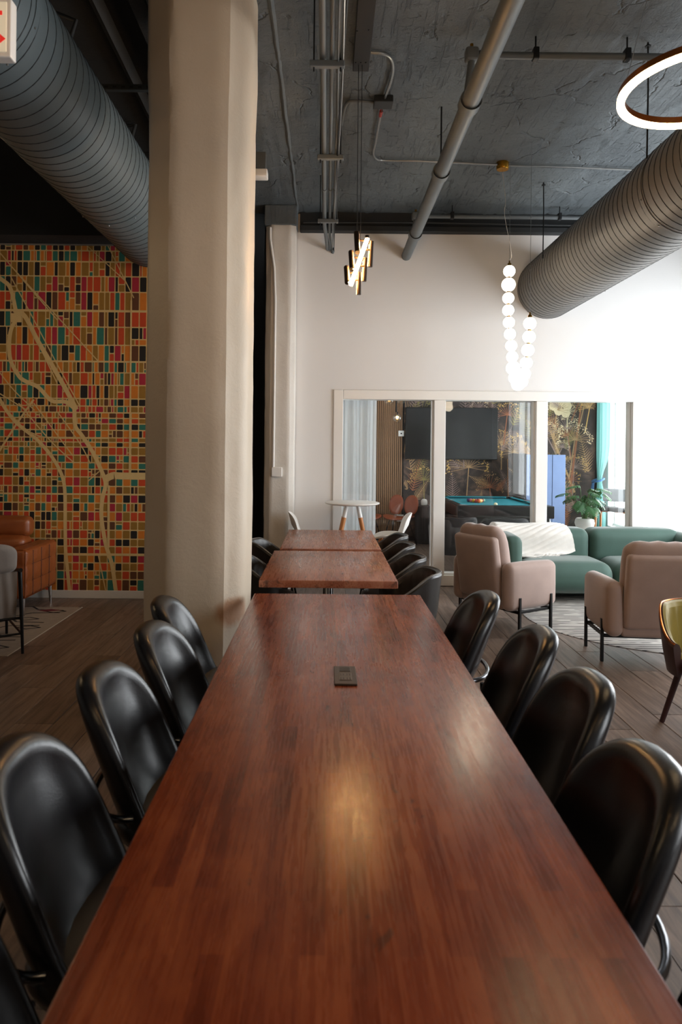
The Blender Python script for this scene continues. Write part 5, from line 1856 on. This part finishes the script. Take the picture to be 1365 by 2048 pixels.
for i in range(22):
    a = lr.uniform(0, 2 * PI)
    rad = lr.uniform(.06, .26)
    hgt = lr.uniform(.40, .66) - rad * .2
    e = Vector((math.cos(a) * rad, math.sin(a) * rad * .7, hgt))
    s_ = MB().tube(bez((math.cos(a) * .03, math.sin(a) * .03, .14), (math.cos(a) * .05, math.sin(a) * .05, hgt * .9), e, 6), .005, 6).build('stem', M_stem, pl)
    o = link('leaf', lm, pl, loc=e, rot=(R(lr.uniform(-35, 5)), R(lr.uniform(-20, 20)), a - PI / 2))
    k = lr.uniform(.75, 1.15); o.scale = (k, k, k)

# bentwood stools by the window
def bent_stool():
    t = thing('bentwood_stool', 'x', 'stool')
    MB().cushion(0, 0, .73, .42, .40, .06, .028, (0, 0, .008), 8).build('seat', M_black_wood, t, angle=70)
    MB().cushion(0, .21, .93, .40, .03, .20, .014, (0, 0, 0), 8).build('backrest', mat('grey_back_panel', '#8d9296', .4, var=.05), t, angle=70)
    for s in (-1, 1):
        MB().tube([(s * .16, .19, .72), (s * .17, .215, .86)], .01, 8).build('back_post', M_metal_black, t)
        for yy in (-1, 1):
            MB().tube(smoothpath([(s * .05, yy * .12, .70), (s * .17, yy * .14, .70), (s * .215, yy * .15, .655), (s * .225, yy * .17, .45), (s * .26, yy * .22, 0)], 5), [.017] * 21, 10).build('leg', M_oak, t)
    return t
bs = bent_stool()
place(bs, True, (4.40, 10.45, 0), R(-35), 'black seated bar stool with bent oak legs by the bright window')

# curtains
def curtain(name, label, pts, z0, z1, m, waves, amp, pinch=None, nu=120, nv=30):
    P = [Vector(p) for p in pts]
    t = thing(name, label, 'curtain', ((P[0].x + P[1].x) / 2, (P[0].y + P[1].y) / 2, z0))
    c = Vector(t.location)
    d = (P[1] - P[0]); nrm = Vector((-d.y, d.x, 0)).normalized()
    def f(u, v):
        k = 1.0
        z = z0 + v * (z1 - z0)
        uu = u
        if pinch:
            pz, wd, pw_ = pinch
            g = math.exp(-((z - pz) / wd) ** 2)
            k = 1 - pw_ * g
            if z < pz: k = min(k, 1 - pw_ * .45)
            uu = u * k
        a = amp * (.6 + .4 * math.sin(u * 17.3)) * k
        q = P[0] + d * uu + nrm * (a * math.sin(u * 2 * PI * waves + .6 * math.sin(u * 9) + .25 * math.sin(v * 4 + u * 8)))
        return Vector((q.x, q.y, z)) - c
    mb = MB(); mb.grid(f, nu, nv)
    mb.build('cloth', m, t, angle=80)
    MB().tube([P[0] - c + Vector((0, 0, z1 - z0)), P[1] - c + Vector((0, 0, z1 - z0))], .012, 10).build('rail', M_trim, t)
    return t
curtain('sheer_curtain', 'white sheer curtain gathered behind the left end of the glass partition', ((at(680, 900, 8.44).x, 8.44, 0), (at(753, 900, 8.44).x, 8.44, 0)), .03, 2.85, M_sheer, 5, .05)
curtain('sheer_curtain', 'white sheer curtain glowing behind the rightmost pane of the partition', ((at(1284, 900, 8.46).x, 8.46, 0), (4.70, 8.46, 0)), .03, 2.85, M_sheer, 9, .05)
tcn = curtain('teal_curtain', 'teal curtain tied back beside the bright games room window', ((4.66, 11.72, 0), (4.58, 11.08, 0)), .006, 2.9, M_teal_curtain, 5, .05, (1.12, .30, .62))
p = Vector((4.62, 11.60, 1.12)) - Vector(tcn.location)
MB().tube([(p.x + .09 * math.cos(a), p.y + .12 * math.sin(a), p.z + .03 * math.cos(a)) for a in [i * PI / 10 for i in range(20)]], .016, 8, closed=True).build('tieback', mat('blue_tieback', '#2f5f8c', .7, var=.1), tcn)
for k in range(3):
    MB().tube([(p.x - .08, p.y - .03 + k * .03, p.z), (p.x - .10, p.y - .05 + k * .05, p.z - .18), (p.x - .09, p.y - .04 + k * .05, p.z - .36)], .007, 6).build('tieback_cord', MATS['blue_tieback'], tcn)

# globe pendant in the games room
gq = at(793, 818, 11.0)
gp = thing('globe_pendant', 'clear glass globe pendant with a warm filament bulb in the games room', 'pendant light', (gq.x, 11.0, gq.z))
for (x, y, r) in ((795, 836, .075), (779, 800, .085), (803, 798, .085), (790, 790, .08)):
    c = at(x, y, 11.0) - Vector(gp.location)
    o = MB().sphere(c, r, 20, 12).build('glass_globe', M_globe, gp)
    MB().sphere(c + Vector((0, 0, .012)), .024, 12, 8).build('bulb', M_bulb, o)
    MB().tube([c + Vector((0, 0, .03)), c + Vector((0, 0, .10))], .012, 8).build('lamp_socket', M_metal_black, o)
MB().tube([(0, 0, -.05), (0, 0, 3.05 - gq.z)], .010, 8).build('stem', M_metal_black, gp)

# switch and socket on the slat panel
q = at(803, 867, RB - .04)
t = thing('wall_switch', 'white square thermostat plate on the slat panel', 'switch', (q.x, RB - .031, q.z))
MB().rbox(-.05, .05, -.014, 0, -.05, .05, .006).build('plate', M_white_plastic, t)
MB().rbox(-.012, .012, -.018, -.014, -.012, .012, .004).build('dial', M_metal_black, t)
q = at(801, 1036, RB - .04)
t = thing('wall_socket', 'white wall socket low on the slat panel behind the chair', 'socket', (q.x, RB - .031, q.z))
MB().rbox(-.06, .06, -.010, 0, -.06, .06, .004).build('plate', M_white_plastic, t)
for s in (-1, 1): MB().rbox(s * .025 - .012, s * .025 + .012, -.012, -.010, -.02, .02, .002, 1).build('outlet', M_taupe, t)
